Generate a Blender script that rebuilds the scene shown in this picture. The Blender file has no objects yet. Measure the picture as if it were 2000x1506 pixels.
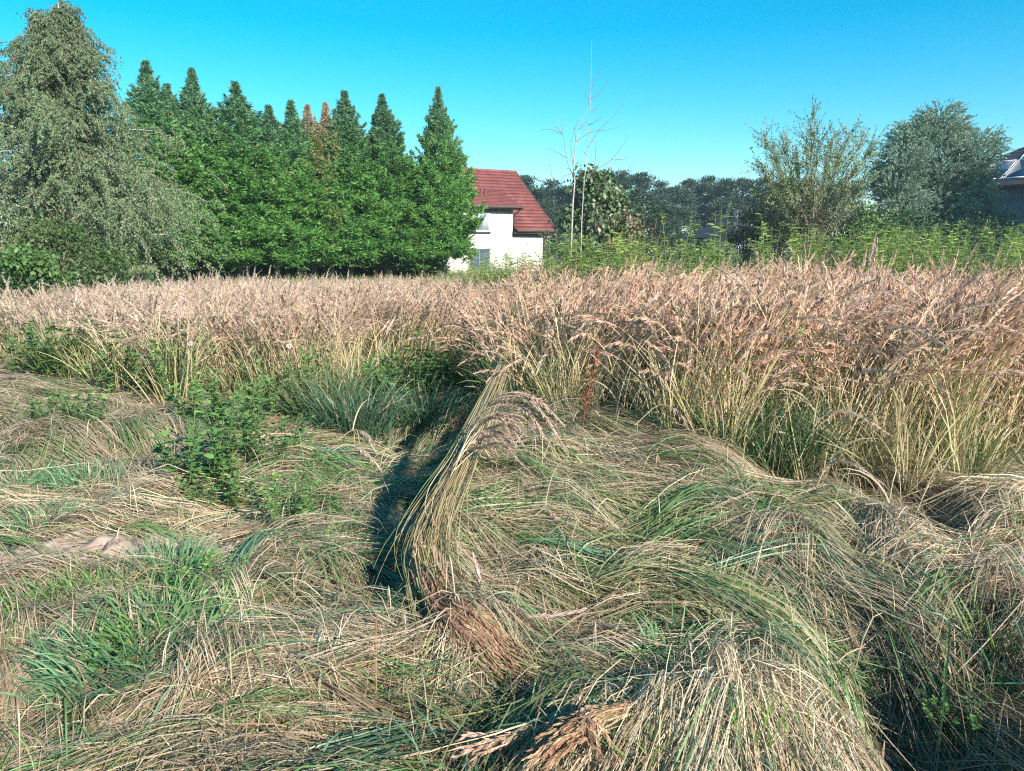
import bpy, math
import numpy as np
from mathutils import Vector

SC = bpy.context.scene
COL = SC.collection
RNG = np.random.default_rng(11)
R = math.radians
PI = math.pi

# ------------------------------------------------------------------ camera, sky, sun, exposure
F = 1483.0                       # focal length in pixels of the 2000 x 1506 photograph
PITCH = R(10.06)
CAM_H = 1.65
cam_data = bpy.data.cameras.new('camera')
cam_data.sensor_fit = 'HORIZONTAL'
cam_data.sensor_width = 36.0
cam_data.lens = 36.0 * F / 2000.0
cam_data.clip_start = 0.05
cam_data.clip_end = 2000
cam = bpy.data.objects.new('camera', cam_data)
COL.objects.link(cam)
cam.location = (0, 0, CAM_H)
cam.rotation_euler = (PI / 2 - PITCH, 0, 0)
SC.camera = cam

SUN_EL = R(27)
SUN_AZ = R(36)                   # sun stands behind the camera, this far round to the right
SUN_TO = Vector((math.sin(SUN_AZ) * math.cos(SUN_EL), -math.cos(SUN_AZ) * math.cos(SUN_EL), math.sin(SUN_EL)))
world = bpy.data.worlds.new('World')
SC.world = world
world.use_nodes = True
wn, wl = world.node_tree.nodes, world.node_tree.links
wn.clear()
sky = wn.new('ShaderNodeTexSky')
sky.sky_type = 'NISHITA'
sky.sun_disc = False
sky.sun_elevation = SUN_EL
sky.sun_rotation = math.atan2(SUN_TO.x, SUN_TO.y)
sky.altitude = 100
sky.air_density = 1.0
sky.dust_density = 0.0
sky.ozone_density = 3.0
hs = wn.new('ShaderNodeHueSaturation')
hs.inputs['Hue'].default_value = 0.476
hs.inputs['Saturation'].default_value = 1.54
hs.inputs['Value'].default_value = 1.0
bg = wn.new('ShaderNodeBackground')
bg.inputs['Strength'].default_value = 0.102
wo = wn.new('ShaderNodeOutputWorld')
wl.new(sky.outputs[0], hs.inputs['Color'])
wl.new(hs.outputs[0], bg.inputs[0])
wl.new(bg.outputs[0], wo.inputs[0])

sun_data = bpy.data.lights.new('sun', 'SUN')
sun_data.energy = 5.0
sun_data.angle = R(0.5)
sun_data.color = (1.0, 0.93, 0.84)
sun = bpy.data.objects.new('sun', sun_data)
COL.objects.link(sun)
sun.rotation_euler = (-SUN_TO).to_track_quat('-Z', 'Y').to_euler()
sun.location = (20, -20, 30)

SC.view_settings.view_transform = 'Standard'
SC.view_settings.look = 'None'
SC.view_settings.exposure = 0.95
SC.view_settings.gamma = 1.0
SC.view_settings.use_curve_mapping = False
SC.render.engine = 'CYCLES'
SC.cycles.max_bounces = 5
SC.cycles.diffuse_bounces = 2
SC.cycles.glossy_bounces = 2
SC.cycles.transmission_bounces = 3
SC.cycles.use_denoising = False
SC.cycles.filter_width = 1.2

# ------------------------------------------------------------------ photograph pixel -> point in the place
def ray(px, py):
    x = (px - 1000.0) / F
    y = -(py - 753.0) / F
    return np.array([x, math.cos(PITCH) + y * math.sin(PITCH), -math.sin(PITCH) + y * math.cos(PITCH)])

def at(px, py, Y):
    d = ray(px, py)
    return np.array([0, 0, CAM_H]) + d * (Y / d[1])

def gnd(px, py, h=0.0):
    d = ray(px, py)
    return np.array([0, 0, CAM_H]) + d * ((h - CAM_H) / d[2])

def S(t):
    t = np.clip(t, 0, 1)
    return t * t * (3 - 2 * t)

# ------------------------------------------------------------------ mesh building
def nrm(a):
    return a / np.maximum(np.linalg.norm(a, axis=-1, keepdims=True), 1e-9)

class MB:
    def __init__(self):
        self.v, self.q, self.t, self.c, self.n = [], [], [], [], 0
    def add(self, v, q=None, t=None, c=(1, 1, 1)):
        v = np.asarray(v, float).reshape(-1, 3)
        c = np.asarray(c, float)
        if c.ndim == 1:
            c = np.broadcast_to(c, v.shape)
        self.v.append(v); self.c.append(c.reshape(-1, 3))
        if q is not None and len(q): self.q.append(np.asarray(q, np.int64).reshape(-1, 4) + self.n)
        if t is not None and len(t): self.t.append(np.asarray(t, np.int64).reshape(-1, 3) + self.n)
        self.n += len(v)
    def mesh(self, name, smooth=False):
        v = np.concatenate(self.v); c = np.concatenate(self.c)
        q = np.concatenate(self.q) if self.q else np.zeros((0, 4), np.int64)
        t = np.concatenate(self.t) if self.t else np.zeros((0, 3), np.int64)
        me = bpy.data.meshes.new(name)
        me.vertices.add(len(v)); me.vertices.foreach_set('co', v.astype(np.float32).ravel())
        loops = np.concatenate([q.ravel(), t.ravel()]).astype(np.int32)
        me.loops.add(len(loops)); me.loops.foreach_set('vertex_index', loops)
        starts = np.concatenate([np.arange(len(q)) * 4, len(q) * 4 + np.arange(len(t)) * 3]).astype(np.int32)
        me.polygons.add(len(starts)); me.polygons.foreach_set('loop_start', starts)
        me.update(calc_edges=True)
        if smooth:
            me.polygons.foreach_set('use_smooth', np.ones(len(starts), bool))
        a = me.attributes.new('col', 'FLOAT_COLOR', 'POINT')
        a.data.foreach_set('color', np.concatenate([c, np.ones((len(c), 1))], 1).astype(np.float32).ravel())
        me.validate()
        return me
    def build(self, name, mat, parent=None, smooth=False):
        me = self.mesh(name, smooth)
        me.materials.append(mat)
        o = bpy.data.objects.new(name, me)
        COL.objects.link(o)
        if parent is not None: o.parent = parent
        return o
    # shapes
    def box(self, a, b, c=(1, 1, 1), f=None):
        (x0, y0, z0), (x1, y1, z1) = a, b
        v = np.array([[x0,y0,z0],[x1,y0,z0],[x1,y1,z0],[x0,y1,z0],[x0,y0,z1],[x1,y0,z1],[x1,y1,z1],[x0,y1,z1]], float)
        if f is not None: v = np.array([f(p) for p in v])
        self.add(v, [[0,3,2,1],[4,5,6,7],[0,1,5,4],[1,2,6,5],[2,3,7,6],[3,0,4,7]], c=c)
    def tube(self, pts, rad, sides=6, c=(1, 1, 1)):
        pts = np.asarray(pts, float); rad = np.broadcast_to(np.asarray(rad, float), (len(pts),))
        T = nrm(np.gradient(pts, axis=0))
        ref = np.array([0.31, 0.83, 0.21]) if abs(T[0][2]) > 0.8 else np.array([0.05, 0.02, 1.0])
        A = nrm(np.cross(T, ref)); B = np.cross(T, A)
        th = np.linspace(0, 2 * PI, sides, endpoint=False)
        ring = pts[:, None] + rad[:, None, None] * (A[:, None] * np.cos(th)[None, :, None] + B[:, None] * np.sin(th)[None, :, None])
        K = len(pts)
        i = np.arange(K - 1)[:, None] * sides; j = np.arange(sides)[None, :]; jn = (j + 1) % sides
        q = np.stack([i + j, i + jn, i + sides + jn, i + sides + j], -1).reshape(-1, 4)
        self.add(ring.reshape(-1, 3), q, c=c)
    def ribbons(self, P, W, C, ref):
        N, K, _ = P.shape
        T = nrm(np.gradient(P, axis=1))
        rf = ref[:, None, :]
        Sd = nrm(rf - (rf * T).sum(-1, keepdims=True) * T)
        W = np.broadcast_to(W, (N, K))[..., None]
        V = np.stack([P - Sd * W, P + Sd * W], 2)          # N K 2 3
        C = np.broadcast_to(np.asarray(C, float), (N, K, 3)) if np.ndim(C) < 3 or np.shape(C) != (N, K, 3) else C
        Cv = np.repeat(C[:, :, None, :], 2, 2)
        b = (np.arange(N) * K * 2)[:, None] + (np.arange(K - 1) * 2)[None, :]
        q = np.stack([b, b + 1, b + 3, b + 2], -1).reshape(-1, 4)
        self.add(V.reshape(-1, 3), q, c=Cv.reshape(-1, 3))
    def leaves(self, pos, d, L, W, C, up=None, fold=0.0, mid=0.45):
        N = len(pos)
        d = nrm(d)
        if up is None: up = RNG.normal(size=(N, 3))
        sd = nrm(np.cross(d, up)); nn = np.cross(sd, d)
        L = np.broadcast_to(L, (N,))[:, None]; W = np.broadcast_to(W, (N,))[:, None]
        m = pos + d * L * mid
        V = np.stack([pos, m + sd * W + nn * W * fold, pos + d * L, m - sd * W + nn * W * fold], 1)
        C = np.broadcast_to(np.asarray(C, float), (N, 3))
        Cv = np.repeat(C[:, None, :], 4, 1)
        self.add(V.reshape(-1, 3), np.arange(N * 4).reshape(-1, 4), c=Cv.reshape(-1, 3))

def arcs(base, az, L, th0, th1, p=1.5, K=7, ts=None, az1=0.0):
    """curved stalks: th is the angle from vertical, it grows from th0 by th1 along the stalk"""
    N = len(base)
    ts = np.linspace(0, 1, K) if ts is None else np.asarray(ts)
    K = len(ts)
    tm = (ts[1:] + ts[:-1]) / 2; dt = np.diff(ts)
    th = th0[:, None] + th1[:, None] * tm[None] ** p
    a = az[:, None] + np.broadcast_to(az1, (N,))[:, None] * tm[None]
    inc = np.stack([np.sin(th) * np.cos(a), np.sin(th) * np.sin(a), np.cos(th)], -1) * (dt[None, :] * L[:, None])[..., None]
    P = np.concatenate([np.zeros((N, 1, 3)), np.cumsum(inc, 1)], 1) + base[:, None, :]
    return P

def along(P, t):
    """points and tangents at fractions t (N,M) of polylines P (N,K,3)"""
    N, K, _ = P.shape
    x = np.clip(t, 0, 0.9999) * (K - 1)
    i = x.astype(int); f = (x - i)[..., None]
    n = np.arange(N)[:, None]
    a, b = P[n, i], P[n, i + 1]
    return a * (1 - f) + b * f, nrm(b - a)

def var(C, N, amt=0.15, hue=0.05):
    C = np.asarray(C, float)
    return np.clip(C * (1 + RNG.normal(0, amt, (N, 1))) * (1 + RNG.normal(0, hue, (N, 3))), 0.002, 0.95)

def mixc(a, b, t):
    return np.asarray(a, float) * (1 - t) + np.asarray(b, float) * t

def panicles(mb, P, n, L, W, C, spread=0.45, cup=0.12):
    """feathery seed heads along polylines P"""
    N = len(P)
    t = np.sort(RNG.uniform(0, 1, (N, n)), 1)
    pos, T = along(P, t)
    pos = pos.reshape(-1, 3); T = T.reshape(-1, 3); tt = t.reshape(-1)
    perp = RNG.normal(size=T.shape); perp = nrm(perp - (perp * T).sum(-1, keepdims=True) * T)
    env = 0.5 + 0.75 * np.sin(PI * np.clip(tt * 0.85 + 0.15, 0, 1)) ** 0.8
    sp = spread * (1.15 - 0.6 * tt) * RNG.uniform(0.5, 1.3, len(tt))
    d = T + perp * sp[:, None]
    d[:, 2] -= cup
    c = np.repeat(np.broadcast_to(np.asarray(C, float), (N, 3)), n, 0)
    c = c * (1 + RNG.normal(0, 0.16, (len(c), 1)))
    mb.leaves(pos, d, L * env * RNG.uniform(0.7, 1.25, len(tt)), W, np.clip(c, 0.01, 0.95))

# ------------------------------------------------------------------ materials
def new_mat(name):
    m = bpy.data.materials.new(name); m.use_nodes = True
    n, l = m.node_tree.nodes, m.node_tree.links
    n.clear()
    out = n.new('ShaderNodeOutputMaterial')
    return m, n, l, out

def plant_mat(name, rough=0.55, spec=0.35, trans=0.22, inst=False, rand=0.0, gain=1.0):
    m, n, l, out = new_mat(name)
    a = n.new('ShaderNodeAttribute'); a.attribute_name = 'col'
    col = a.outputs['Color']
    if inst:
        b = n.new('ShaderNodeAttribute'); b.attribute_type = 'INSTANCER'; b.attribute_name = 'tint'
        mx = n.new('ShaderNodeMix'); mx.data_type = 'RGBA'; mx.blend_type = 'MULTIPLY'
        mx.inputs['Factor'].default_value = 1.0
        l.new(col, mx.inputs[6]); l.new(b.outputs['Color'], mx.inputs[7]); col = mx.outputs[2]
    if rand > 0:
        oi = n.new('ShaderNodeObjectInfo')
        mr = n.new('ShaderNodeMapRange'); mr.inputs['To Min'].default_value = 1 - rand; mr.inputs['To Max'].default_value = 1 + rand
        l.new(oi.outputs['Random'], mr.inputs['Value'])
        vm = n.new('ShaderNodeVectorMath'); vm.operation = 'SCALE'
        l.new(col, vm.inputs[0]); l.new(mr.outputs[0], vm.inputs['Scale']); col = vm.outputs[0]
    p = n.new('ShaderNodeBsdfPrincipled')
    p.inputs['Roughness'].default_value = rough
    p.inputs['Specular IOR Level'].default_value = spec
    l.new(col, p.inputs['Base Color'])
    if trans > 0:
        tr = n.new('ShaderNodeBsdfTranslucent'); l.new(col, tr.inputs['Color'])
        ms = n.new('ShaderNodeMixShader'); ms.inputs[0].default_value = trans
        l.new(p.outputs[0], ms.inputs[1]); l.new(tr.outputs[0], ms.inputs[2]); l.new(ms.outputs[0], out.inputs[0])
    else:
        l.new(p.outputs[0], out.inputs[0])
    return m

def surf_mat(name, c0, c1, scale=6.0, rough=0.8, spec=0.3, bump=0.15, detail=6, metal=0.0):
    m, n, l, out = new_mat(name)
    tc = n.new('ShaderNodeTexCoord')
    nz = n.new('ShaderNodeTexNoise'); nz.inputs['Scale'].default_value = scale; nz.inputs['Detail'].default_value = detail
    l.new(tc.outputs['Object'], nz.inputs['Vector'])
    cr = n.new('ShaderNodeValToRGB')
    cr.color_ramp.elements[0].position = 0.32; cr.color_ramp.elements[0].color = (*c0, 1)
    cr.color_ramp.elements[1].position = 0.68; cr.color_ramp.elements[1].color = (*c1, 1)
    l.new(nz.outputs['Fac'], cr.inputs[0])
    p = n.new('ShaderNodeBsdfPrincipled')
    p.inputs['Roughness'].default_value = rough; p.inputs['Specular IOR Level'].default_value = spec
    p.inputs['Metallic'].default_value = metal
    l.new(cr.outputs[0], p.inputs['Base Color'])
    if bump > 0:
        bp = n.new('ShaderNodeBump'); bp.inputs['Strength'].default_value = bump; bp.inputs['Distance'].default_value = 0.02
        l.new(nz.outputs['Fac'], bp.inputs['Height']); l.new(bp.outputs[0], p.inputs['Normal'])
    l.new(p.outputs[0], out.inputs[0])
    return m

M_LODGED = plant_mat('dry grass blades', 0.42, 0.45, 0.12)
M_REED = plant_mat('standing reed', 0.5, 0.3, 0.25, inst=True, rand=0.16)
M_TUFT_I = plant_mat('field undergrowth', 0.5, 0.35, 0.25, inst=True, rand=0.2)
M_GRASS = plant_mat('green blades', 0.42, 0.4, 0.25, rand=0.12)
M_HEAD = plant_mat('seed head', 0.7, 0.15, 0.25, rand=0.12)
M_STEM = plant_mat('dry stem', 0.5, 0.35, 0.0, rand=0.1)
M_LEAF = plant_mat('leaf', 0.5, 0.35, 0.25, rand=0.10)
M_BIRCH = plant_mat('birch leaf', 0.55, 0.25, 0.3)
M_THUJA = plant_mat('thuja spray', 0.5, 0.35, 0.28, rand=0.10)
M_FAR = plant_mat('far needle', 0.7, 0.15, 0.1, rand=0.15)
M_WILLOW = plant_mat('willow leaf', 0.55, 0.25, 0.3)
M_BARK = surf_mat('bark', (0.10, 0.075, 0.055), (0.24, 0.19, 0.15), 18, 0.9, 0.2, 0.4)
M_BIRCHBARK = surf_mat('birch bark', (0.20, 0.17, 0.15), (0.62, 0.58, 0.52), 9, 0.7, 0.3, 0.2)
M_TWIG = surf_mat('twig', (0.16, 0.11, 0.09), (0.28, 0.21, 0.17), 20, 0.7, 0.3, 0.1)
M_RENDER = surf_mat('cream render', (0.80, 0.74, 0.64), (0.84, 0.79, 0.70), 3, 0.9, 0.2, 0.05)
M_TILE = surf_mat('red tile', (0.155, 0.048, 0.042), (0.25, 0.075, 0.062), 2.2, 0.6, 0.35, 0.1)
M_DARKTRIM = surf_mat('brown metal', (0.06, 0.04, 0.035), (0.09, 0.06, 0.05), 5, 0.5, 0.4, 0.0)
M_WHITE = surf_mat('white frame', (0.74, 0.75, 0.76), (0.80, 0.80, 0.80), 4, 0.4, 0.5, 0.0)
M_GLASS = surf_mat('window glass', (0.05, 0.07, 0.10), (0.10, 0.13, 0.17), 1.5, 0.06, 0.9, 0.0)
M_BLIND = surf_mat('window blind', (0.30, 0.34, 0.40), (0.38, 0.42, 0.48), 3, 0.3, 0.6, 0.0)
M_SLATE = surf_mat('dark tile', (0.035, 0.038, 0.045), (0.06, 0.062, 0.07), 3, 0.5, 0.4, 0.2)
M_SOLAR = surf_mat('solar cell', (0.008, 0.018, 0.06), (0.012, 0.03, 0.09), 2, 0.12, 0.7, 0.0)
M_GREYWALL = surf_mat('grey render', (0.10, 0.11, 0.13), (0.15, 0.16, 0.18), 3, 0.9, 0.2, 0.05)
M_SOIL = surf_mat('bare soil', (0.24, 0.175, 0.135), (0.44, 0.34, 0.27), 16, 0.95, 0.15, 1.0, 12)

def ground_material():
    m, n, l, out = new_mat('litter ground')
    tc = n.new('ShaderNodeTexCoord')
    def noise(sc, det=8, rough=0.65):
        z = n.new('ShaderNodeTexNoise'); z.inputs['Scale'].default_value = sc; z.inputs['Detail'].default_value = det
        z.inputs['Roughness'].default_value = rough; l.new(tc.outputs['Object'], z.inputs['Vector']); return z
    a, b = noise(0.8), noise(24, 8, 0.75)
    r1 = n.new('ShaderNodeValToRGB')
    e = r1.color_ramp.elements
    e[0].position = 0.30; e[0].color = (0.045, 0.032, 0.02, 1)
    e[1].position = 0.75; e[1].color = (0.15, 0.105, 0.06, 1)
    l.new(b.outputs['Fac'], r1.inputs[0])
    r2 = n.new('ShaderNodeValToRGB')
    e = r2.color_ramp.elements
    e[0].position = 0.3; e[0].color = (0.03, 0.05, 0.018, 1)
    e[1].position = 0.75; e[1].color = (0.10, 0.13, 0.045, 1)
    l.new(b.outputs['Fac'], r2.inputs[0])
    st = n.new('ShaderNodeMapRange'); st.inputs['From Min'].default_value = 0.45; st.inputs['From Max'].default_value = 0.62
    l.new(a.outputs['Fac'], st.inputs['Value'])
    mx = n.new('ShaderNodeMix'); mx.data_type = 'RGBA'
    l.new(st.outputs[0], mx.inputs['Factor']); l.new(r1.outputs[0], mx.inputs[6]); l.new(r2.outputs[0], mx.inputs[7])
    p = n.new('ShaderNodeBsdfPrincipled'); p.inputs['Roughness'].default_value = 0.95; p.inputs['Specular IOR Level'].default_value = 0.1
    l.new(mx.outputs[2], p.inputs['Base Color'])
    bp = n.new('ShaderNodeBump'); bp.inputs['Strength'].default_value = 0.8; bp.inputs['Distance'].default_value = 0.03
    l.new(b.outputs['Fac'], bp.inputs['Height']); l.new(bp.outputs[0], p.inputs['Normal'])
    l.new(p.outputs[0], out.inputs[0])
    return m

# ------------------------------------------------------------------ tags
def tag(o, label=None, cat=None, group=None, kind=None):
    if label: o['label'] = label
    if cat: o['category'] = cat
    if group: o['group'] = group
    if kind: o['kind'] = kind
    return o

def empty(name, loc=(0, 0, 0), rz=0.0, label=None, cat=None, group=None):
    o = bpy.data.objects.new(name, None); COL.objects.link(o)
    o.empty_display_size = 0.2
    o.location = loc; o.rotation_euler = (0, 0, rz)
    return tag(o, label, cat, group)

KIDS = {}
def kids(o):
    return [c for c in bpy.data.objects if c.parent == o]

def remember(root):
    """children of a proto, listed once so that copying stays fast"""
    def rec(o): return [(c, rec(c)) for c in kids(o)]
    KIDS[root.name] = rec(root)
    return root

def copy_tree(root, loc, rz=0.0, scale=1.0, label=None, cat=None, group=None, name=None):
    def cp(o, par, sub):
        c = o.copy(); COL.objects.link(c); c.parent = par
        for ch, s in sub: cp(ch, c, s)
        return c
    r = root.copy(); COL.objects.link(r)
    for ch, s in KIDS[root.name]: cp(ch, r, s)
    r.location = loc; r.rotation_euler = (0, 0, rz)
    r.scale = (scale, scale, scale) if np.isscalar(scale) else scale
    for k in ('group',):
        if k in r and not group: del r[k]
    return tag(r, label, cat, group)

ORD = ['first', 'second', 'third', 'fourth', 'fifth', 'sixth', 'seventh', 'eighth', 'ninth', 'tenth',
       'eleventh', 'twelfth', 'thirteenth', 'fourteenth', 'fifteenth', 'sixteenth', 'seventeenth', 'eighteenth', 'nineteenth', 'twentieth']

# ------------------------------------------------------------------ terrain
EDGE = np.array([gnd(960, 745, .52), gnd(915, 840, .48), gnd(870, 935, .41), gnd(838, 1010, .34), gnd(820, 1085, .25), gnd(845, 1170, .17)])
_eo = np.argsort(EDGE[:, 1])
EY, EX = EDGE[_eo, 1], EDGE[_eo, 0]

def edge_x(y):
    return np.interp(y, EY, EX)

MOUNDS = []
def mound(px, py, h0, sx, sy, h, rot=0.0):
    p = gnd(px, py, h0); MOUNDS.append((p[0], p[1], sx, sy, h, R(rot)))
mound(1470, 1360, .16, .26, .22, .17)
mound(1130, 1262, .05, .26, .10, -.12)        # pale straw mound bottom right
mound(1180, 1440, .15, .30, .16, .12)
mound(720, 1290, .10, .45, .22, .12)         # fanned straw, bottom middle
mound(660, 1100, .05, .40, .45, .08)
mound(590, 905, .15, .45, .38, .22)          # arched green mat
mound(205, 850, .15, .55, .55, .26)          # draped tuft, left
mound(100, 760, .05, 1.3, .8, .10)
mound(1690, 1010, .2, .20, .40, .26)         # pale column, right
mound(1930, 1000, .1, .60, .50, .20)
mound(1900, 1180, .05, .45, .35, .14)
mound(300, 1260, .05, .30, .30, .08)
mound(1790, 1075, 0, .15, .18, -.32)         # hole, right
mound(1760, 1430, 0, .13, .28, -.34)         # rut, bottom right
mound(780, 900, 0, .6, 1.0, -.10)            # trodden passage

def G(x, y):
    x = np.asarray(x, float); y = np.asarray(y, float)
    h = 0.02 * np.sin(1.7 * x + 0.6) * np.cos(1.3 * y) + 0.015 * np.sin(4.1 * x + 2.2 * y) + 0.012 * np.sin(7.3 * y - 3.1 * x)
    h = h + (.030 * np.sin(5.1 * x + 3.3 * y + 1.7 * np.sin(2.3 * y)) + .022 * np.sin(8.7 * x - 5.9 * y + 2.1 * np.sin(3.1 * x))) * S((9 - y) / 3)
    h = h * np.clip(1.5 - y / 30, 0.2, 1)
    h = h + 0.16 * S((x - 0.5) / 5) * S((y - 6) / 6) * S((60 - y) / 20)
    for (mx, my, sx, sy, mh, rr) in MOUNDS:
        dx, dy = x - mx, y - my
        u = dx * math.cos(rr) + dy * math.sin(rr); w = -dx * math.sin(rr) + dy * math.cos(rr)
        h = h + mh * np.exp(-0.5 * ((u / sx) ** 2 + (w / sy) ** 2))
    d = x - edge_x(y)
    top = 0.13 + 0.24 * S((y - 2.8) / 2.0)
    fade = S((y - 2.35) / 0.6) * S((7.6 - y) / 1.6) * S((2.0 - x) / 0.9)
    h = h + top * fade * S((d + 0.04) / 0.16) + 0.11 * np.exp(-((d - .04) / .10) ** 2) * S((y - 2.75) / .5) * S((6.2 - y) / .8)
    return h

def P3(x, y, dz=0.0):
    return np.array([x, y, float(G(x, y)) + dz])

FIELD = np.array([(-22, 15.5), (-13, 14.2), (-7.4, 11.4), (-5.6, 9.4), (-3.9, 8.3), (-2.7, 7.9), (-1.95, 7.7), (-1.75, 9.4), (-0.6, 9.9), (0.02, 7.4),
                  (0.25, 6.0), (0.65, 5.3), (1.2, 4.95), (1.7, 5.1), (2.05, 4.75), (2.7, 4.7), (3.15, 5.2), (4.6, 5.7), (14, 5.2), (16, 12.6), (9, 12.4), (3, 12.2),
                  (1.2, 13.5), (0.6, 15.0), (-0.9, 18), (-1.0, 27.0), (-22, 25.5)])

def inside(poly, x, y):
    x = np.asarray(x); y = np.asarray(y)
    r = np.zeros(x.shape, bool)
    j = len(poly) - 1
    for i in range(len(poly)):
        xi, yi = poly[i]; xj, yj = poly[j]
        c = ((yi > y) != (yj > y)) & (x < (xj - xi) * (y - yi) / (yj - yi + 1e-12) + xi)
        r ^= c
        j = i
    return r

# ground sheet: fine near the camera, coarse out to the horizon
gx = np.unique(np.round(np.concatenate([np.arange(-6, 6.01, 0.09), np.linspace(6, 30, 40), np.linspace(30, 700, 16), -np.linspace(6, 30, 40), -np.linspace(30, 700, 16)]), 3))
gy = np.unique(np.round(np.concatenate([np.arange(1.0, 9.5, 0.09), np.linspace(9.5, 40, 60), np.linspace(40, 900, 18), np.linspace(1.0, -60, 20)]), 3))
GX, GY = np.meshgrid(gx, gy)
gm = MB()
nx, ny = len(gx), len(gy)
ii = (np.arange(ny - 1)[:, None] * nx + np.arange(nx - 1)[None, :])
gm.add(np.stack([GX, GY, G(GX, GY)], -1).reshape(-1, 3), np.stack([ii, ii + 1, ii + nx + 1, ii + nx], -1).reshape(-1, 4))
ground = tag(gm.build('ground', ground_material(), smooth=True), kind='structure')

# bare earth with a crack between two crusts
def soil_patch():
    mb = MB()
    c = gnd(170, 1085, 0.02)
    n = 90; nr = 36
    X, Y = np.meshgrid(np.linspace(-0.95, 0.95, n), np.linspace(-0.28, 0.28, nr))
    wx, wy = c[0] + X, c[1] + Y + 0.16 * X
    rim = np.clip(1 - (X / 0.95) ** 2 - (Y / 0.28) ** 2 + .45 * np.sin(6.1 * X + 2) * np.sin(11 * Y + 1) + .3 * np.sin(13 * X + 17 * Y) + RNG.normal(0, .1, X.shape), 0, 1) ** 0.7
    crack = np.exp(-((X - 0.12 - 0.6 * Y) / 0.035) ** 2) * S((Y + .05) / -0.2 + 1)
    z = G(wx, wy) - 0.03 + 0.10 * rim * (1 + .25 * np.sin(5.3 * X + 1) * np.cos(13 * Y)) + .018 * np.sin(23 * X + 9 * Y) * np.sin(31 * Y + 5 * X) + 0.012 * np.sin(9 * X) * np.cos(17 * Y) - 0.07 * crack + RNG.normal(0, 0.007, X.shape)
    i = (np.arange(nr - 1)[:, None] * n + np.arange(n - 1)[None, :])
    mb.add(np.stack([wx, wy, z], -1).reshape(-1, 3), np.stack([i, i + 1, i + n + 1, i + n], -1).reshape(-1, 4))
    for k in range(260):
        x_, y_ = RNG.uniform(-.95, .95), RNG.uniform(-.3, .3)
        r_ = RNG.uniform(.006, .028) * RNG.uniform(.6, 1)
        px_, py_ = c[0] + x_, c[1] + y_ + .16 * x_
        z_ = float(G(px_, py_)) - .03 + .085 * max(0, 1 - (x_ / .95) ** 2 - (y_ / .28) ** 2) ** .7
        o8 = np.array([[1, 0, 0], [0, 1, 0], [-1, 0, 0], [0, -1, 0], [0, 0, .7], [0, 0, -.7]]) * r_ * RNG.uniform(.6, 1.3, (6, 1)) + [px_, py_, z_ + r_ * .3]
        mb.add(o8, t=[[0, 1, 4], [1, 2, 4], [2, 3, 4], [3, 0, 4], [1, 0, 5], [2, 1, 5], [3, 2, 5], [0, 3, 5]])
    return tag(mb.build('bare_soil', M_SOIL, smooth=True), 'patch of bare cracked earth among the flattened straw', kind='structure')
soil_patch()
SOIL = gnd(170, 1085, 0.02)

def haze():
    m, n, l, out = new_mat('haze')
    v = n.new('ShaderNodeVolumePrincipled'); v.inputs['Color'].default_value = (.72, .88, 1.0, 1); v.inputs['Density'].default_value = HAZE; v.inputs['Anisotropy'].default_value = 0.2
    l.new(v.outputs[0], out.inputs['Volume'])
    mb = MB(); mb.box((-720, -80, -2.5), (720, 920, 16.0)); mb.build('haze', m)
    tag(bpy.data.objects['haze'], kind='stuff')
HAZE = 0.0009
haze()

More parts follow.
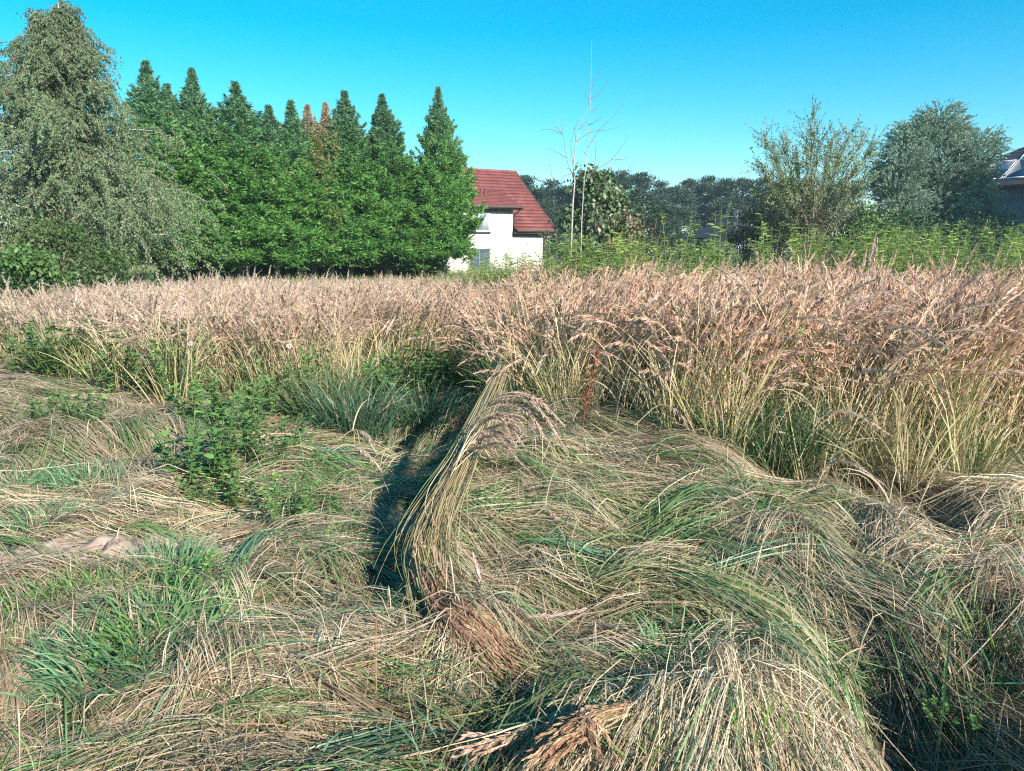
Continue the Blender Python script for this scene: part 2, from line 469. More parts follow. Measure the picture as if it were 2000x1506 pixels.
# ------------------------------------------------------------------ red-roofed house
def house_red():
    o = at(1062, 520, 50.0)
    root = empty('house', (o[0], o[1], -0.25), R(28), 'cream house with a red tiled roof and dormer beside the evergreen row', 'house')
    w = MB()
    w.box((-10, 0, -.5), (0, 9.8, 2.95))
    w.add([[0, 0, 2.95], [0, 9.8, 2.95], [0, 4.9, 6.75], [-10, 0, 2.95], [-10, 9.8, 2.95], [-10, 4.9, 6.75]], q=[[0, 3, 5, 2], [1, 2, 5, 4]], t=[[0, 1, 2], [3, 5, 4]])
    w.build('wall', M_RENDER, root)
    d = MB(); d.box((-10.02, -.04, -.5), (-2.3, 3.0, 4.42)); d.build('dormer_wall', M_RENDER, root)
    # roof courses
    e0, e1 = np.array([-.5, 3.2]), np.array([4.9, 7.25])
    j0, j1 = np.array([-.6, 4.62]), np.array([3.05, 5.92])
    def course(mb, a, b, x0, x1, lift=0.045, th=0.05):
        dv = (b - a) / np.linalg.norm(b - a); nv = np.array([-dv[1], dv[0]])
        a2 = a - dv * 0.03
        pr = [a2 + nv * lift, b + nv * 0.008, b - nv * th, a2 + nv * (lift - 0.045)]
        v = [[x0, p[0], p[1]] for p in pr] + [[x1, p[0], p[1]] for p in pr]
        mb.add(v, [[0, 1, 5, 4], [1, 2, 6, 5], [2, 3, 7, 6], [3, 0, 4, 7], [0, 3, 2, 1], [4, 5, 6, 7]])
    n = 18
    for i in range(n):
        a, b = e0 + (e1 - e0) * i / n, e0 + (e1 - e0) * (i + 1) / n
        mb = MB(); course(mb, a, b, -10.6 if a[0] > 2.6 else -2.28, 0.6); mb.build('tile_row', M_TILE, root)
    n = 12
    for i in range(n):
        a, b = j0 + (j1 - j0) * i / n, j0 + (j1 - j0) * (i + 1) / n
        mb = MB(); course(mb, a, b, -10.6, -1.85); mb.build('tile_row', M_TILE, root)
    bk = MB(); course(bk, np.array([10.3, 3.2]), e1, -10.6, .6); bk.build('rear_slope', M_TILE, root)
    for i in range(34):
        rt = MB(); x = 0.6 - i * 0.33
        rt.tube([[x - .34, 4.9, 7.27], [x, 4.9, 7.29]], [.10, .12], 7); rt.build('ridge_tile', M_TILE, root)
    vb = MB(); course(vb, e0 + [-.02, 0], e1, .6, .66, .07, .18); vb.build('verge_board', M_DARKTRIM, root)
    for (x0, x1, y, z) in ((-2.28, .62, -.58, 3.14), (-10.6, -1.8, -.68, 4.56)):
        gt = MB(); gt.tube([[x0, y, z], [x1, y, z]], .075, 8); gt.build('gutter', M_DARKTRIM, root)
    sf = MB(); sf.box((-2.28, -.48, 2.96), (.58, -.002, 3.05)); sf.box((-10.5, -.56, 4.44), (-1.9, -.045, 4.53)); sf.build('soffit', M_DARKTRIM, root)
    fp = MB(); fp.box((-2.28, -.03, 2.78), (.0, -.002, 2.955)); fp.box((-10.0, -.075, 4.26), (-2.32, -.043, 4.435)); fp.build('fascia', surf_mat('taupe trim', (.25, .20, .17), (.30, .25, .21), 4, .7, .3, 0), root)
    dp = MB(); dp.tube([[.05, -.58, 3.1], [.03, -.3, 2.8], [-.04, -.09, 2.62], [-.04, -.09, -.4]], .055, 8); dp.build('downpipe', M_DARKTRIM, root)
    db = MB(); db.tube([[-1.95, -.6, 4.5], [-2.25, -.1, 4.1], [-2.25, -.1, 3.3]], .05, 7); db.build('downpipe', M_DARKTRIM, root)
    def window(x0, x1, z0, z1, y, fm, pm):
        f = MB(); t = .09
        f.box((x0, y - .05, z0), (x0 + t, y + .03, z1)); f.box((x1 - t, y - .05, z0), (x1, y + .03, z1))
        f.box((x0 + t, y - .05, z1 - t), (x1 - t, y + .03, z1)); f.box((x0 + t, y - .05, z0), (x1 - t, y + .03, z0 + t))
        f.box(((x0 + x1) / 2 - .04, y - .045, z0 + t), ((x0 + x1) / 2 + .04, y + .03, z1 - t))
        fo = f.build('window', fm, root)
        p = MB(); p.box((x0 + t, y - .02, z0 + t), ((x0 + x1) / 2 - .04, y - .012, z1 - t)); p.box(((x0 + x1) / 2 + .04, y - .02, z0 + t), (x1 - t, y - .012, z1 - t)); p.build('pane', pm, fo)
        s = MB(); s.box((x0 - .06, y - .14, z0 - .06), (x1 + .06, y + .0, z0)); s.build('sill', M_DARKTRIM, fo)
    window(-5.4, -3.95, 3.05, 4.24, -.05, M_WHITE, M_BLIND)
    window(-5.4, -3.92, -.1, 2.05, -.05, surf_mat('grey frame', (.16, .17, .18), (.2, .21, .22), 3, .5, .4, 0), M_GLASS)
    for x in (-3.75, -3.45):
        v = MB(); v.tube([[x, 1.5, 5.3], [x, 1.5, 5.75]], .06, 8); v.tube([[x, 1.5, 5.75], [x, 1.5, 5.82]], .09, 8); v.build('vent_pipe', M_TILE, root)
house_red()

# ------------------------------------------------------------------ dark cabin and house with solar panels
def cabin():
    o = at(1437, 480, 62.0)
    root = empty('cabin', (o[0], o[1], 0), math.atan2(0.6, 0.8), 'small dark house with a pyramid roof in the gap before the wood', 'house')
    w = MB(); w.box((0, 0, -.3), (5.0, 5.0, 2.72)); w.build('wall', M_SLATE, root)
    a = (-.35, -.35, 2.75); b = (5.35, -.35, 2.75); c = (5.35, 5.35, 2.75); d = (-.35, 5.35, 2.75); t = np.array([2.5, 2.5, 4.55])
    for p, q in ((a, b), (b, c), (c, d), (d, a)):
        mb = MB(); p, q = np.array(p), np.array(q); n = 12
        for i in range(n):
            s0, s1 = i / n, (i + 1) / n
            l0, r0, l1, r1 = p + (t - p) * s0, q + (t - q) * s0, p + (t - p) * s1, q + (t - q) * s1
            up = np.array([0, 0, .03]); dn = np.array([0, 0, -.05])
            mb.add([l0 + up, r0 + up, r1, l1, l0 + dn, r0 + dn], [[0, 1, 2, 3], [4, 5, 1, 0]])
        mb.build('roof_slope', M_SLATE, root)
    ch = MB(); ch.box((2.0, 1.6, 3.6), (2.7, 2.2, 5.0)); ch.build('chimney', M_SLATE, root)
    for x in (.3, .95):
        f = MB(); f.box((x, -.05, 1.5), (x + .45, .02, 2.1)); fo = f.build('window', M_WHITE, root)
        p = MB(); p.box((x + .1, -.06, 1.6), (x + .35, -.051, 2.0)); p.build('pane', M_GLASS, fo)
cabin()

def house_solar():
    x0, y0 = 23.7, 44.0
    root = empty('house', (x0, y0, 0), math.atan2(-0.8, 0.6), 'shaded house with rows of solar panels on a dark hipped roof', 'house')
    L, D, E, pitch = 18.0, 10.0, 5.0, math.tan(R(31))
    w = MB(); w.box((0, 0, -.3), (L, D, E - .05)); w.build('wall', M_GREYWALL, root)
    o = .6
    hip = D / 2 + o; zr = E + hip * pitch
    a, b, c, d = (-o, -o, E), (L + o, -o, E), (L + o, D + o, E), (-o, D + o, E)
    r0, r1 = (-o + hip, D / 2, zr), (L + o - hip, D / 2, zr)
    def slope(name, p, q, rq, rp, n=16):
        mb = MB(); p, q, rq, rp = map(np.array, (p, q, rq, rp))
        for i in range(n):
            s0, s1 = i / n, (i + 1) / n
            l0, e0, l1, e1 = p + (rp - p) * s0, q + (rq - q) * s0, p + (rp - p) * s1, q + (rq - q) * s1
            up = np.array([0, 0, .035]); dn = np.array([0, 0, -.05])
            mb.add([l0 + up, e0 + up, e1, l1, l0 + dn, e0 + dn], [[0, 1, 2, 3], [4, 5, 1, 0]])
        return mb.build(name, M_SLATE, root)
    slope('roof_slope', a, b, r1, r0); slope('roof_slope', b, c, r1, r1); slope('roof_slope', c, d, r0, r1); slope('roof_slope', d, a, r0, r0)
    gt = MB(); gt.tube([[-o, -o - .05, E - .02], [L + o, -o - .05, E - .02]], .08, 6); gt.build('gutter', M_DARKTRIM, root)
    for i in range(9):
        for k in range(2):
            xa = 2.3 + i * 1.25; s0 = .5 + k * 1.85
            if s0 + .6 > xa + .3: continue
            def f(p):
                return np.array([p[0], -o + p[1], E + p[1] * pitch + p[2] + .06])
            fr = MB()
            for (u0, u1, v0, v1) in ((xa, xa + .04, s0, s0 + 1.75), (xa + 1.13, xa + 1.17, s0, s0 + 1.75), (xa + .04, xa + 1.13, s0, s0 + .02), (xa + .04, xa + 1.13, s0 + 1.73, s0 + 1.75)):
                fr.box((u0, v0, .0), (u1, v1, .06), f=f)
            fo = fr.build('solar_panel', M_WHITE, root)
            gl = MB(); gl.box((xa + .04, s0 + .02, .01), (xa + 1.13, s0 + 1.73, .045), f=f); gl.build('panel_glass', M_SOLAR, fo)
house_solar()

# ------------------------------------------------------------------ trees
def limb_path(p0, az, L, th0, th1, K=7, p=1.2):
    return arcs(np.array([p0]), np.array([az]), np.array([L]), np.array([th0]), np.array([th1]), p, K)[0]

def make_thuja(H, Rm, seed, dry=0.0, n=11500, low=1.5):
    """conical evergreen of curled flat sprays; dry = how much of the crown has yellowed"""
    global RNG
    RNG = np.random.default_rng(seed)
    root = empty('thuja_tree')
    tk = MB()
    tk.tube([[0, 0, -.2], [.02, 0, 1.0], [0, .03, H * .5], [0, 0, H * .96]], [.15, .12, .07, .01], 7)
    if seed % 2: tk.tube([[.16, .05, -.2], [.22, .04, .9], [.1, 0, 2.2]], [.09, .075, .05], 6)
    tk.build('trunk', M_BARK, root)
    mb = MB()
    ph = RNG.uniform(0, 6.28, 6)
    def profile(t): return Rm * np.sin(np.clip((1 - t) * 1.2, 0, 1) * PI / 2) ** 1.12 * (.86 + .14 * S(t / .15)) + .05
    nb = 300
    bt = RNG.beta(1.0, 1.35, nb) * .94; ba = RNG.uniform(0, 2 * PI, nb)
    bl = 1 + 0.16 * np.sin(3 * ba + 9 * bt + ph[0]) * np.sin(14 * bt + ph[1]) + 0.12 * np.sin(7 * ba - 16 * bt + ph[2]) + RNG.normal(0, .07, nb)
    bshade = RNG.uniform(0, 1, nb)
    for layer, nn, sc in ((1.0, n, 1.0), (0.62, n // 4, 1.5)):
        if layer == 1.0:
            i = RNG.integers(0, nb, nn)
            u = RNG.uniform(0, 1, nn)                       # along the bough, root to tip
            t = bt[i]; a = ba[i]
            r = profile(t) * bl[i] * (.60 + .46 * u)
            wd = (.17 - .10 * u) * (1.15 - .85 * t)
            side = RNG.normal(0, 1, nn) * wd
            out = np.stack([np.cos(a), np.sin(a), np.zeros(nn)], 1)
            sdv = np.stack([-np.sin(a), np.cos(a), np.zeros(nn)], 1)
            z = low + t * (H - low) + (u - .5) * (.34 + .25 * t) + RNG.normal(0, 1, nn) * wd * .8
            c = out * r[:, None] + sdv * side[:, None]; c[:, 2] = np.minimum(z, H + .05)
            out = nrm(out + sdv * (side / .16)[:, None] * .45)
            mixf = np.clip(bshade[i] * .7 + RNG.uniform(0, .4, nn), 0, 1)[:, None]
            # the leader: short sprays close round the tip
            m = nn // 14
            t[:m] = RNG.uniform(.80, 1.03, m)
            sp = .30 * np.clip(1.05 - t[:m], 0, 1) ** .8 * RNG.uniform(.5, 1.3, m)
            c[:m] = np.stack([sp * np.cos(a[:m]), sp * np.sin(a[:m]), low + t[:m] * (H - low)], 1)
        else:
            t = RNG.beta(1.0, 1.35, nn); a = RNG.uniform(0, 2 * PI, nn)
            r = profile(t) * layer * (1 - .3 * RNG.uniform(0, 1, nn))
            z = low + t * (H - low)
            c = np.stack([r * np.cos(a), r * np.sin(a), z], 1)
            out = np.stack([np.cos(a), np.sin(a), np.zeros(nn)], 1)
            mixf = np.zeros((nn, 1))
        lift = RNG.normal(0.55, .3, nn) + 0.6 * t
        d0 = nrm(out + np.array([0, 0, 1]) * lift[:, None] + RNG.normal(0, .35, (nn, 3)))
        tang = nrm(np.cross(out, [0, 0, 1]) + RNG.normal(0, .5, (nn, 3)))
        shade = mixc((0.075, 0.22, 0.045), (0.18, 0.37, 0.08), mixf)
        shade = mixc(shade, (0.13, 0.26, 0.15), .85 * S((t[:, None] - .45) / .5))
        if dry > 0:
            w = S((np.sin(2 * a + ph[5]) * .35 + np.sin(5 * a + 11 * t) * .25 + 1.3 * (t - .55) + dry)[:, None])
            shade = mixc(shade, mixc(mixc((0.22, 0.26, 0.08), (0.32, 0.30, 0.12), RNG.uniform(0, 1, (nn, 1))), (.44, .37, .26), S((t[:, None] - .75) / .2)), w)
        else:
            w = (RNG.uniform(0, 1, (nn, 1)) > .985)
            shade = np.where(w, (0.25, .24, .07), shade)
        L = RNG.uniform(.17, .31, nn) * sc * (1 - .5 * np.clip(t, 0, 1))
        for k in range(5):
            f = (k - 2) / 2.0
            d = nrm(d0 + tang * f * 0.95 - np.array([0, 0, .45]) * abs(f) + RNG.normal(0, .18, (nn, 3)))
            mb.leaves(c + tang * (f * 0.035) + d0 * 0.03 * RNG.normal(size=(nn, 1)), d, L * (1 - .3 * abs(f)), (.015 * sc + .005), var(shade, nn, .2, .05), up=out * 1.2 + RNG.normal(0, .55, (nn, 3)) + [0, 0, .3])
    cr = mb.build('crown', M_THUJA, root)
    return remember(root)

th_protos = [make_thuja(8.9, 1.55, 101), make_thuja(8.4, 1.45, 102), make_thuja(8.7, 1.5, 103), make_thuja(8.2, 1.3, 104, dry=.58, n=8500)]
# (top px, top py, depth, proto)
rows = [(285, 133, 29.0, 0, 'leftmost thuja of the evergreen row, half behind the birch'),
        (326, 178, 29.6, 1, 'shorter thuja squeezed between the two leftmost tall ones'),
        (375, 148, 29.8, 2, 'second tall thuja from the birch, dark green'),
        (460, 172, 30.2, 0, 'third tall thuja from the birch, broad and dark green'),
        (525, 218, 30.9, 1, 'short thuja just left of the thin dark tip in the row'),
        (568, 208, 31.2, 2, 'thuja with a thin dark tip left of the yellowing ones'),
        (600, 216, 31.5, 3, 'yellowing thuja with a pale dry tip, left of the pale pair'),
        (636, 212, 31.8, 3, 'yellowing thuja with a pale dry tip, right of the pale pair'),
        (673, 190, 32.2, 1, 'dark green thuja just right of the yellowing pair'),
        (746, 196, 33.0, 0, 'second thuja from the red-roofed house'),
        (800, 330, 33.8, 1, 'low thuja in the notch beside the last one of the row'),
        (856, 183, 33.6, 2, 'last thuja of the row, next to the red-roofed house')]
used = set()
for i, (px, py, Y, k, lab) in enumerate(rows):
    top = at(px, py, Y)
    z0 = float(G(top[0], Y)) - .05
    Hp = [8.9, 8.4, 8.7, 8.2][k]
    s = (top[2] - z0) / Hp
    sw = [1.1, 1.05, 1.02, 1.1, 1.05, 1.0, .9, .9, 1.05, 1.02, 1.0, .86][i]
    kw = dict(label=lab, cat='tree', group='row of thuja trees along the field')
    if k not in used:
        used.add(k); o = th_protos[k]; tag(o, lab, 'tree', kw['group'])
        o.location = (top[0], Y, z0); o.rotation_euler = (0, 0, i * 1.3); o.scale = (sw * 1.12, sw * 1.12, s)
    else:
        copy_tree(th_protos[k], (top[0], Y, z0), i * 1.3, (sw * 1.12, sw * 1.12, s), **kw)

def make_broadleaf(name, H, env, nl, leaf, lw, cols, seed, clumps=90, csize=.5, mat=None, trunk=(.12,), drop=0.3, bark=None, base_z=0.3, scale_y=1.0, stems=1, sizevar=.3):
    """crown of leaf clumps round a branch frame; env(t) gives the radius at height fraction t"""
    global RNG
    RNG = np.random.default_rng(seed)
    root = empty(name)
    tk = MB()
    t = RNG.uniform(0, 1, clumps)
    a = RNG.uniform(0, 2 * PI, clumps)
    r = np.array([env(x) for x in t]) * RNG.uniform(.25, 1.0, clumps) ** .5
    C = np.stack([r * np.cos(a), r * np.sin(a) * scale_y, base_z + t * (H - base_z)], 1)
    for s in range(stems):
        az = RNG.uniform(0, 6.28); lean = 0 if stems == 1 else RNG.uniform(.08, .35)
        p = limb_path((0, 0, -.1), az, H * .85, lean * .5, lean)
        tk.tube(p, np.linspace(trunk[0], .015, len(p)), 6)
    for c in C[RNG.permutation(clumps)[:min(clumps, 50)]]:
        z0 = max(.1, c[2] - np.hypot(c[0], c[1]) * 1.0 - .2)
        m = (np.array([0, 0, z0]) + c) / 2 + [0, 0, .08 * H * .3]
        tk.tube([[0, 0, z0], m, c], [trunk[0] * .35, trunk[0] * .2, .008], 4)
    tk.build('trunk', bark or M_BARK, root)
    mb = MB()
    per = nl // clumps
    cs = csize * RNG.uniform(.6, 1.35, clumps)
    ctr = np.repeat(C, per, 0); cr = np.repeat(cs, per)
    off = RNG.normal(0, 1, (len(ctr), 3)); off = nrm(off) * RNG.uniform(0, 1, (len(ctr), 1)) ** .45
    pos = ctr + off * cr[:, None] * np.array([1, scale_y, .75])
    d = off + RNG.normal(0, .6, off.shape); d[:, 2] -= drop
    ccol = np.repeat(np.array([mixc(cols[0], cols[1], x) for x in RNG.uniform(0, 1, clumps)]), per, 0)
    if len(cols) > 2:
        ccol = np.where(RNG.uniform(0, 1, (len(ctr), 1)) > cols[3], np.asarray(cols[2]), ccol)
    up = off + RNG.normal(0, .7, off.shape) + [0, 0, .4]
    mb.leaves(pos, d, leaf * (1 + RNG.normal(0, sizevar, len(pos))).clip(.4), lw * (1 + RNG.normal(0, .2, len(pos))).clip(.4), var(ccol, len(pos), .2, .07), up=up, fold=.15)
    mb.build('crown', mat or M_LEAF, root)
    return remember(root)

# weeping birch on the left
def birch():
    global RNG
    RNG = np.random.default_rng(55)
    Y = 21.0
    b = at(150, 545, Y)
    z0 = float(G(b[0], Y))
    root = empty('weeping_birch', (b[0], Y, z0), 0, 'tall weeping birch with drooping grey-green foliage left of the evergreen row', 'tree')
    H = at(165, 5, Y)[2] - z0
    tk = MB()
    tr = np.array([[0, 0, -.2], [.1, 0, 1.5], [-.02, .05, 3.5], [.12, 0, 5.6], [.2, .05, 7.4], [.22, 0, H]])
    tk.tube(tr, [.17, .15, .115, .08, .045, .01], 8)
    sm = along(tr[None], np.linspace(0, 1, 200)[None])[0][0]
    lf = MB(); tw = MB()
    nl = 104
    for i in range(nl):
        f = (i + .5) / nl
        z = 1.1 + f ** 0.95 * (H - 1.4)
        p0 = sm[np.argmin(abs(sm[:, 2] - z))]
        az = i * 2.399 + RNG.normal(0, .3)
        t = (z - 1.3) / (H - 1.6)
        reach = 3.15 * (1 - t) ** 1.02 * (.78 + .22 * S(t / .2)) * RNG.uniform(.55, 1.12) + .20
        if z < 2.6: reach *= 1.0
        th0 = .45 + .25 * (1 - t)
        p = limb_path(p0, az, reach * 1.35, th0, 1.0 + .5 * (1 - t), 8, 1.1)
        tk.tube(p, np.linspace(.03 * (1 - t) + .010, .003, 8), 5)
        # hanging twigs
        nt = int(26 + 30 * (1 - t))
        tt = RNG.uniform(.12, 1, nt)
        q, T = along(np.repeat(p[None], nt, 0), tt[:, None]); q = q[:, 0]
        q = q + RNG.normal(0, .14 + .16 * (1 - t), q.shape)
        Lh = RNG.uniform(.35, 1.25, nt) * (1 - .55 * t)
        hp = arcs(q, az + RNG.normal(0, .8, nt), Lh, RNG.uniform(1.2, 1.9, nt), RNG.uniform(.9, 1.5, nt), .6, 6)
        tw.ribbons(hp, .004, (.20, .13, .09), RNG.normal(size=(nt, 3)))
        m = 42
        u = RNG.uniform(0, 1, (nt, m))
        pos, TT = along(hp, u)
        pos = pos.reshape(-1, 3); TT = TT.reshape(-1, 3)
        d = TT * .3 + RNG.normal(0, .55, TT.shape); d[:, 2] -= .7
        pos = pos + RNG.normal(0, .03, pos.shape)
        base = mixc((0.14, 0.225, 0.105), (0.25, 0.335, 0.175), RNG.uniform(0, 1, (nt, 1)))
        if RNG.uniform() < .15: base = mixc(base, (0.28, 0.25, 0.12), .45)
        base = mixc(base, (0.11, 0.135, 0.08), t * .5)
        cc = np.repeat(base, m, 0)
        lf.leaves(pos, d, RNG.uniform(.05, .085, len(pos)), .018, var(cc, len(pos), .13, .05), fold=.1)
    tk.build('trunk', M_BIRCHBARK, root); tw.build('twigs', M_STEM, root); lf.build('crown', M_BIRCH, root)
birch()
# second, slender birch whose loose top shows behind
def slim_birch():
    Y = 24.0
    b = at(95, 545, Y)
    H = at(90, 95, Y)[2]
    r = make_broadleaf('birch', H, lambda t: .25 + 1.25 * math.sin(PI * min(1, .15 + t * .85)) , 15000, .09, .022, ((.115, .12, .07), (.17, .16, .09)), 77, 120, .42, M_BIRCH, (.09,), .9, M_BIRCHBARK, 1.0)
    r.location = (b[0], Y, 0); tag(r, 'thinner birch with a loose greyish top behind the weeping birch', 'tree')
slim_birch()

# bushes on the left edge
def left_bushes():
    r = make_broadleaf('bush', 1.55, lambda t: 1.25 * math.sin(PI * min(1, .3 + t * .65)), 9000, .085, .028, ((.08, .16, .05), (.13, .23, .065)), 81, 70, .28, M_LEAF, (.03,), .3, None, .1)
    b = at(40, 600, 13.6); r.location = (b[0], 13.6, 0); tag(r, 'round bright green bush left of the grass under the birch', 'bush')
    r2 = make_broadleaf('bush', 1.35, lambda t: .8 * math.sin(PI * min(1, .35 + t * .6)), 6000, .07, .024, ((.035, .075, .025), (.06, .11, .03)), 82, 60, .25, M_LEAF, (.03,), .3, None, .1)
    b = at(5, 620, 13.0); r2.location = (b[0] - .1, 13.0, 0); tag(r2, 'low dark green bush at the left end of the standing grass', 'bush')
    r3 = make_broadleaf('bush', 2.2, lambda t: 2.0 * math.sin(PI * min(1, .35 + t * .6)), 9000, .09, .03, ((.06, .11, .03), (.11, .16, .05)), 83, 90, .4, M_LEAF, (.03,), .3, None, .1)
    b = at(130, 560, 17.5); r3.location = (b[0], 17.5, 0); tag(r3, 'broad leafy bush filling the gap below the weeping birch', 'bush')
left_bushes()

# dark bushes added to stand in for the deep shade behind the thuja trunks
hd = make_broadleaf('shade_fill_bush', 3.2, lambda t: 1.5, 8000, .22, .05, ((.02, .045, .015), (.03, .06, .02)), 88, 90, .5, M_FAR, (.06,), .2, None, .0)
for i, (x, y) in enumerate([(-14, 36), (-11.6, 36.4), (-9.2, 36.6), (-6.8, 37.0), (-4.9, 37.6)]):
    lab = 'dark evergreen bush added to deepen the shade behind the thuja trunks, %s from the birch' % ORD[i]
    if i == 0: hd.location = (x, y, 0); tag(hd, lab, 'bush', 'bushes added to deepen the shade behind the thuja row')
    else: copy_tree(hd, (x, y, 0), i * 1.1, 1.0, lab, 'bush', 'bushes added to deepen the shade behind the thuja row')

# far wood of pines
def make_pine(H, seed, wide=2.6):
    global RNG
    RNG = np.random.default_rng(seed)
    root = empty('pine_tree')
    tk = MB(); tk.tube([[0, 0, -.3], [.1, 0, H * .5], [0, .1, H * .95]], [.22, .16, .04], 6); tk.build('trunk', M_BARK, root)
    mb = MB()
    nc = 60
    t = RNG.beta(1.3, 1.1, nc); a = RNG.uniform(0, 6.28, nc)
    r = wide * (1.05 - t) ** .55 * RNG.uniform(.3, 1, nc)
    C = np.stack([r * np.cos(a), r * np.sin(a), H * (.18 + .80 * t)], 1)
    per = 130
    ctr = np.repeat(C, per, 0)
    off = nrm(RNG.normal(size=ctr.shape)) * RNG.uniform(0, 1, (len(ctr), 1)) ** .5
    sz = np.repeat(RNG.uniform(.6, 1.25, nc), per)[:, None]
    pos = ctr + off * sz * np.array([1.0, 1.0, .62])
    d = off * .5 + [0, 0, .55] + RNG.normal(0, .4, off.shape)
    cc = np.repeat(mixc((.035, .065, .04), (.065, .105, .055), RNG.uniform(0, 1, (nc, 1))), per, 0)
    mb.leaves(pos, d, RNG.uniform(.25, .5, len(pos)), .06, var(cc, len(pos), .2, .05))
    mb.build('crown', M_FAR, root)
    return remember(root)
pp = [make_pine(12.0, 201), make_pine(12.0, 202, 3.2), make_pine(12.0, 203, 2.9)]
pines = [(1022, 347, 92), (1046, 372, 84), (1078, 352, 96), (1110, 366, 88), (1142, 352, 98), (1180, 336, 95), (1216, 338, 100), (1256, 340, 96), (1292, 354, 102), (1330, 366, 90),
         (1352, 352, 104), (1388, 344, 100), (1420, 352, 95), (1452, 350, 104), (1490, 348, 100), (1530, 350, 96), (1575, 352, 104), (1622, 360, 100), (1668, 356, 108), (1305, 410, 74)]
pused = set()
for i, (px, py, Y) in enumerate(pines):
    top = at(px, py, Y); k = i % 3
    s = (top[2] + .2) / 12.0
    lab = 'dark bluish pine of the far wood, %s crown counted from the red roof' % ORD[i] if i < 19 else 'single rounded dark conifer standing in front of the far wood'
    kw = dict(label=lab, cat='tree', group='pines of the far wood' if i < 19 else None)
    sx = 1.15 if i < 19 else .75
    if k not in pused:
        pused.add(k); tag(pp[k], lab, 'tree', kw['group']); pp[k].location = (top[0], Y, -.2); pp[k].scale = (sx, sx, s); pp[k].rotation_euler = (0, 0, i)
    else: copy_tree(pp[k], (top[0], Y, -.2), i * 1.7, (sx, sx, s), **kw)

# large-leaved bush behind the sapling
def big_leaf_bush():
    Y = 27.0
    b = at(1160, 490, Y)
    H = at(1150, 345, Y)[2]
    r = make_broadleaf('large_leaved_bush', H, lambda t: 1.35 * math.sin(PI * min(1, .28 + t * .62)), 5200, .17, .062, ((.07, .13, .045), (.13, .18, .08), (.30, .29, .19), .86), 91, 90, .42, M_LEAF, (.06,), .9, None, .2, 1.0, 4, .25)
    r.location = (b[0], Y, .1); tag(r, 'large-leaved bush with pale leaves behind the bare sapling', 'bush')
    b = at(1212, 480, Y + .4)
    r = make_broadleaf('bush', 2.7, lambda t: .62 * math.sin(PI * min(1, .3 + t * .62)), 1500, .15, .05, ((.22, .15, .08), (.34, .24, .15), (.10, .13, .05), .72), 92, 40, .34, M_LEAF, (.04,), .9, None, .4, 1.0, 3, .25)
    r.location = (b[0], Y - .4, .1); tag(r, 'browning bush with withered leaves right of the large-leaved bush', 'bush')
big_leaf_bush()

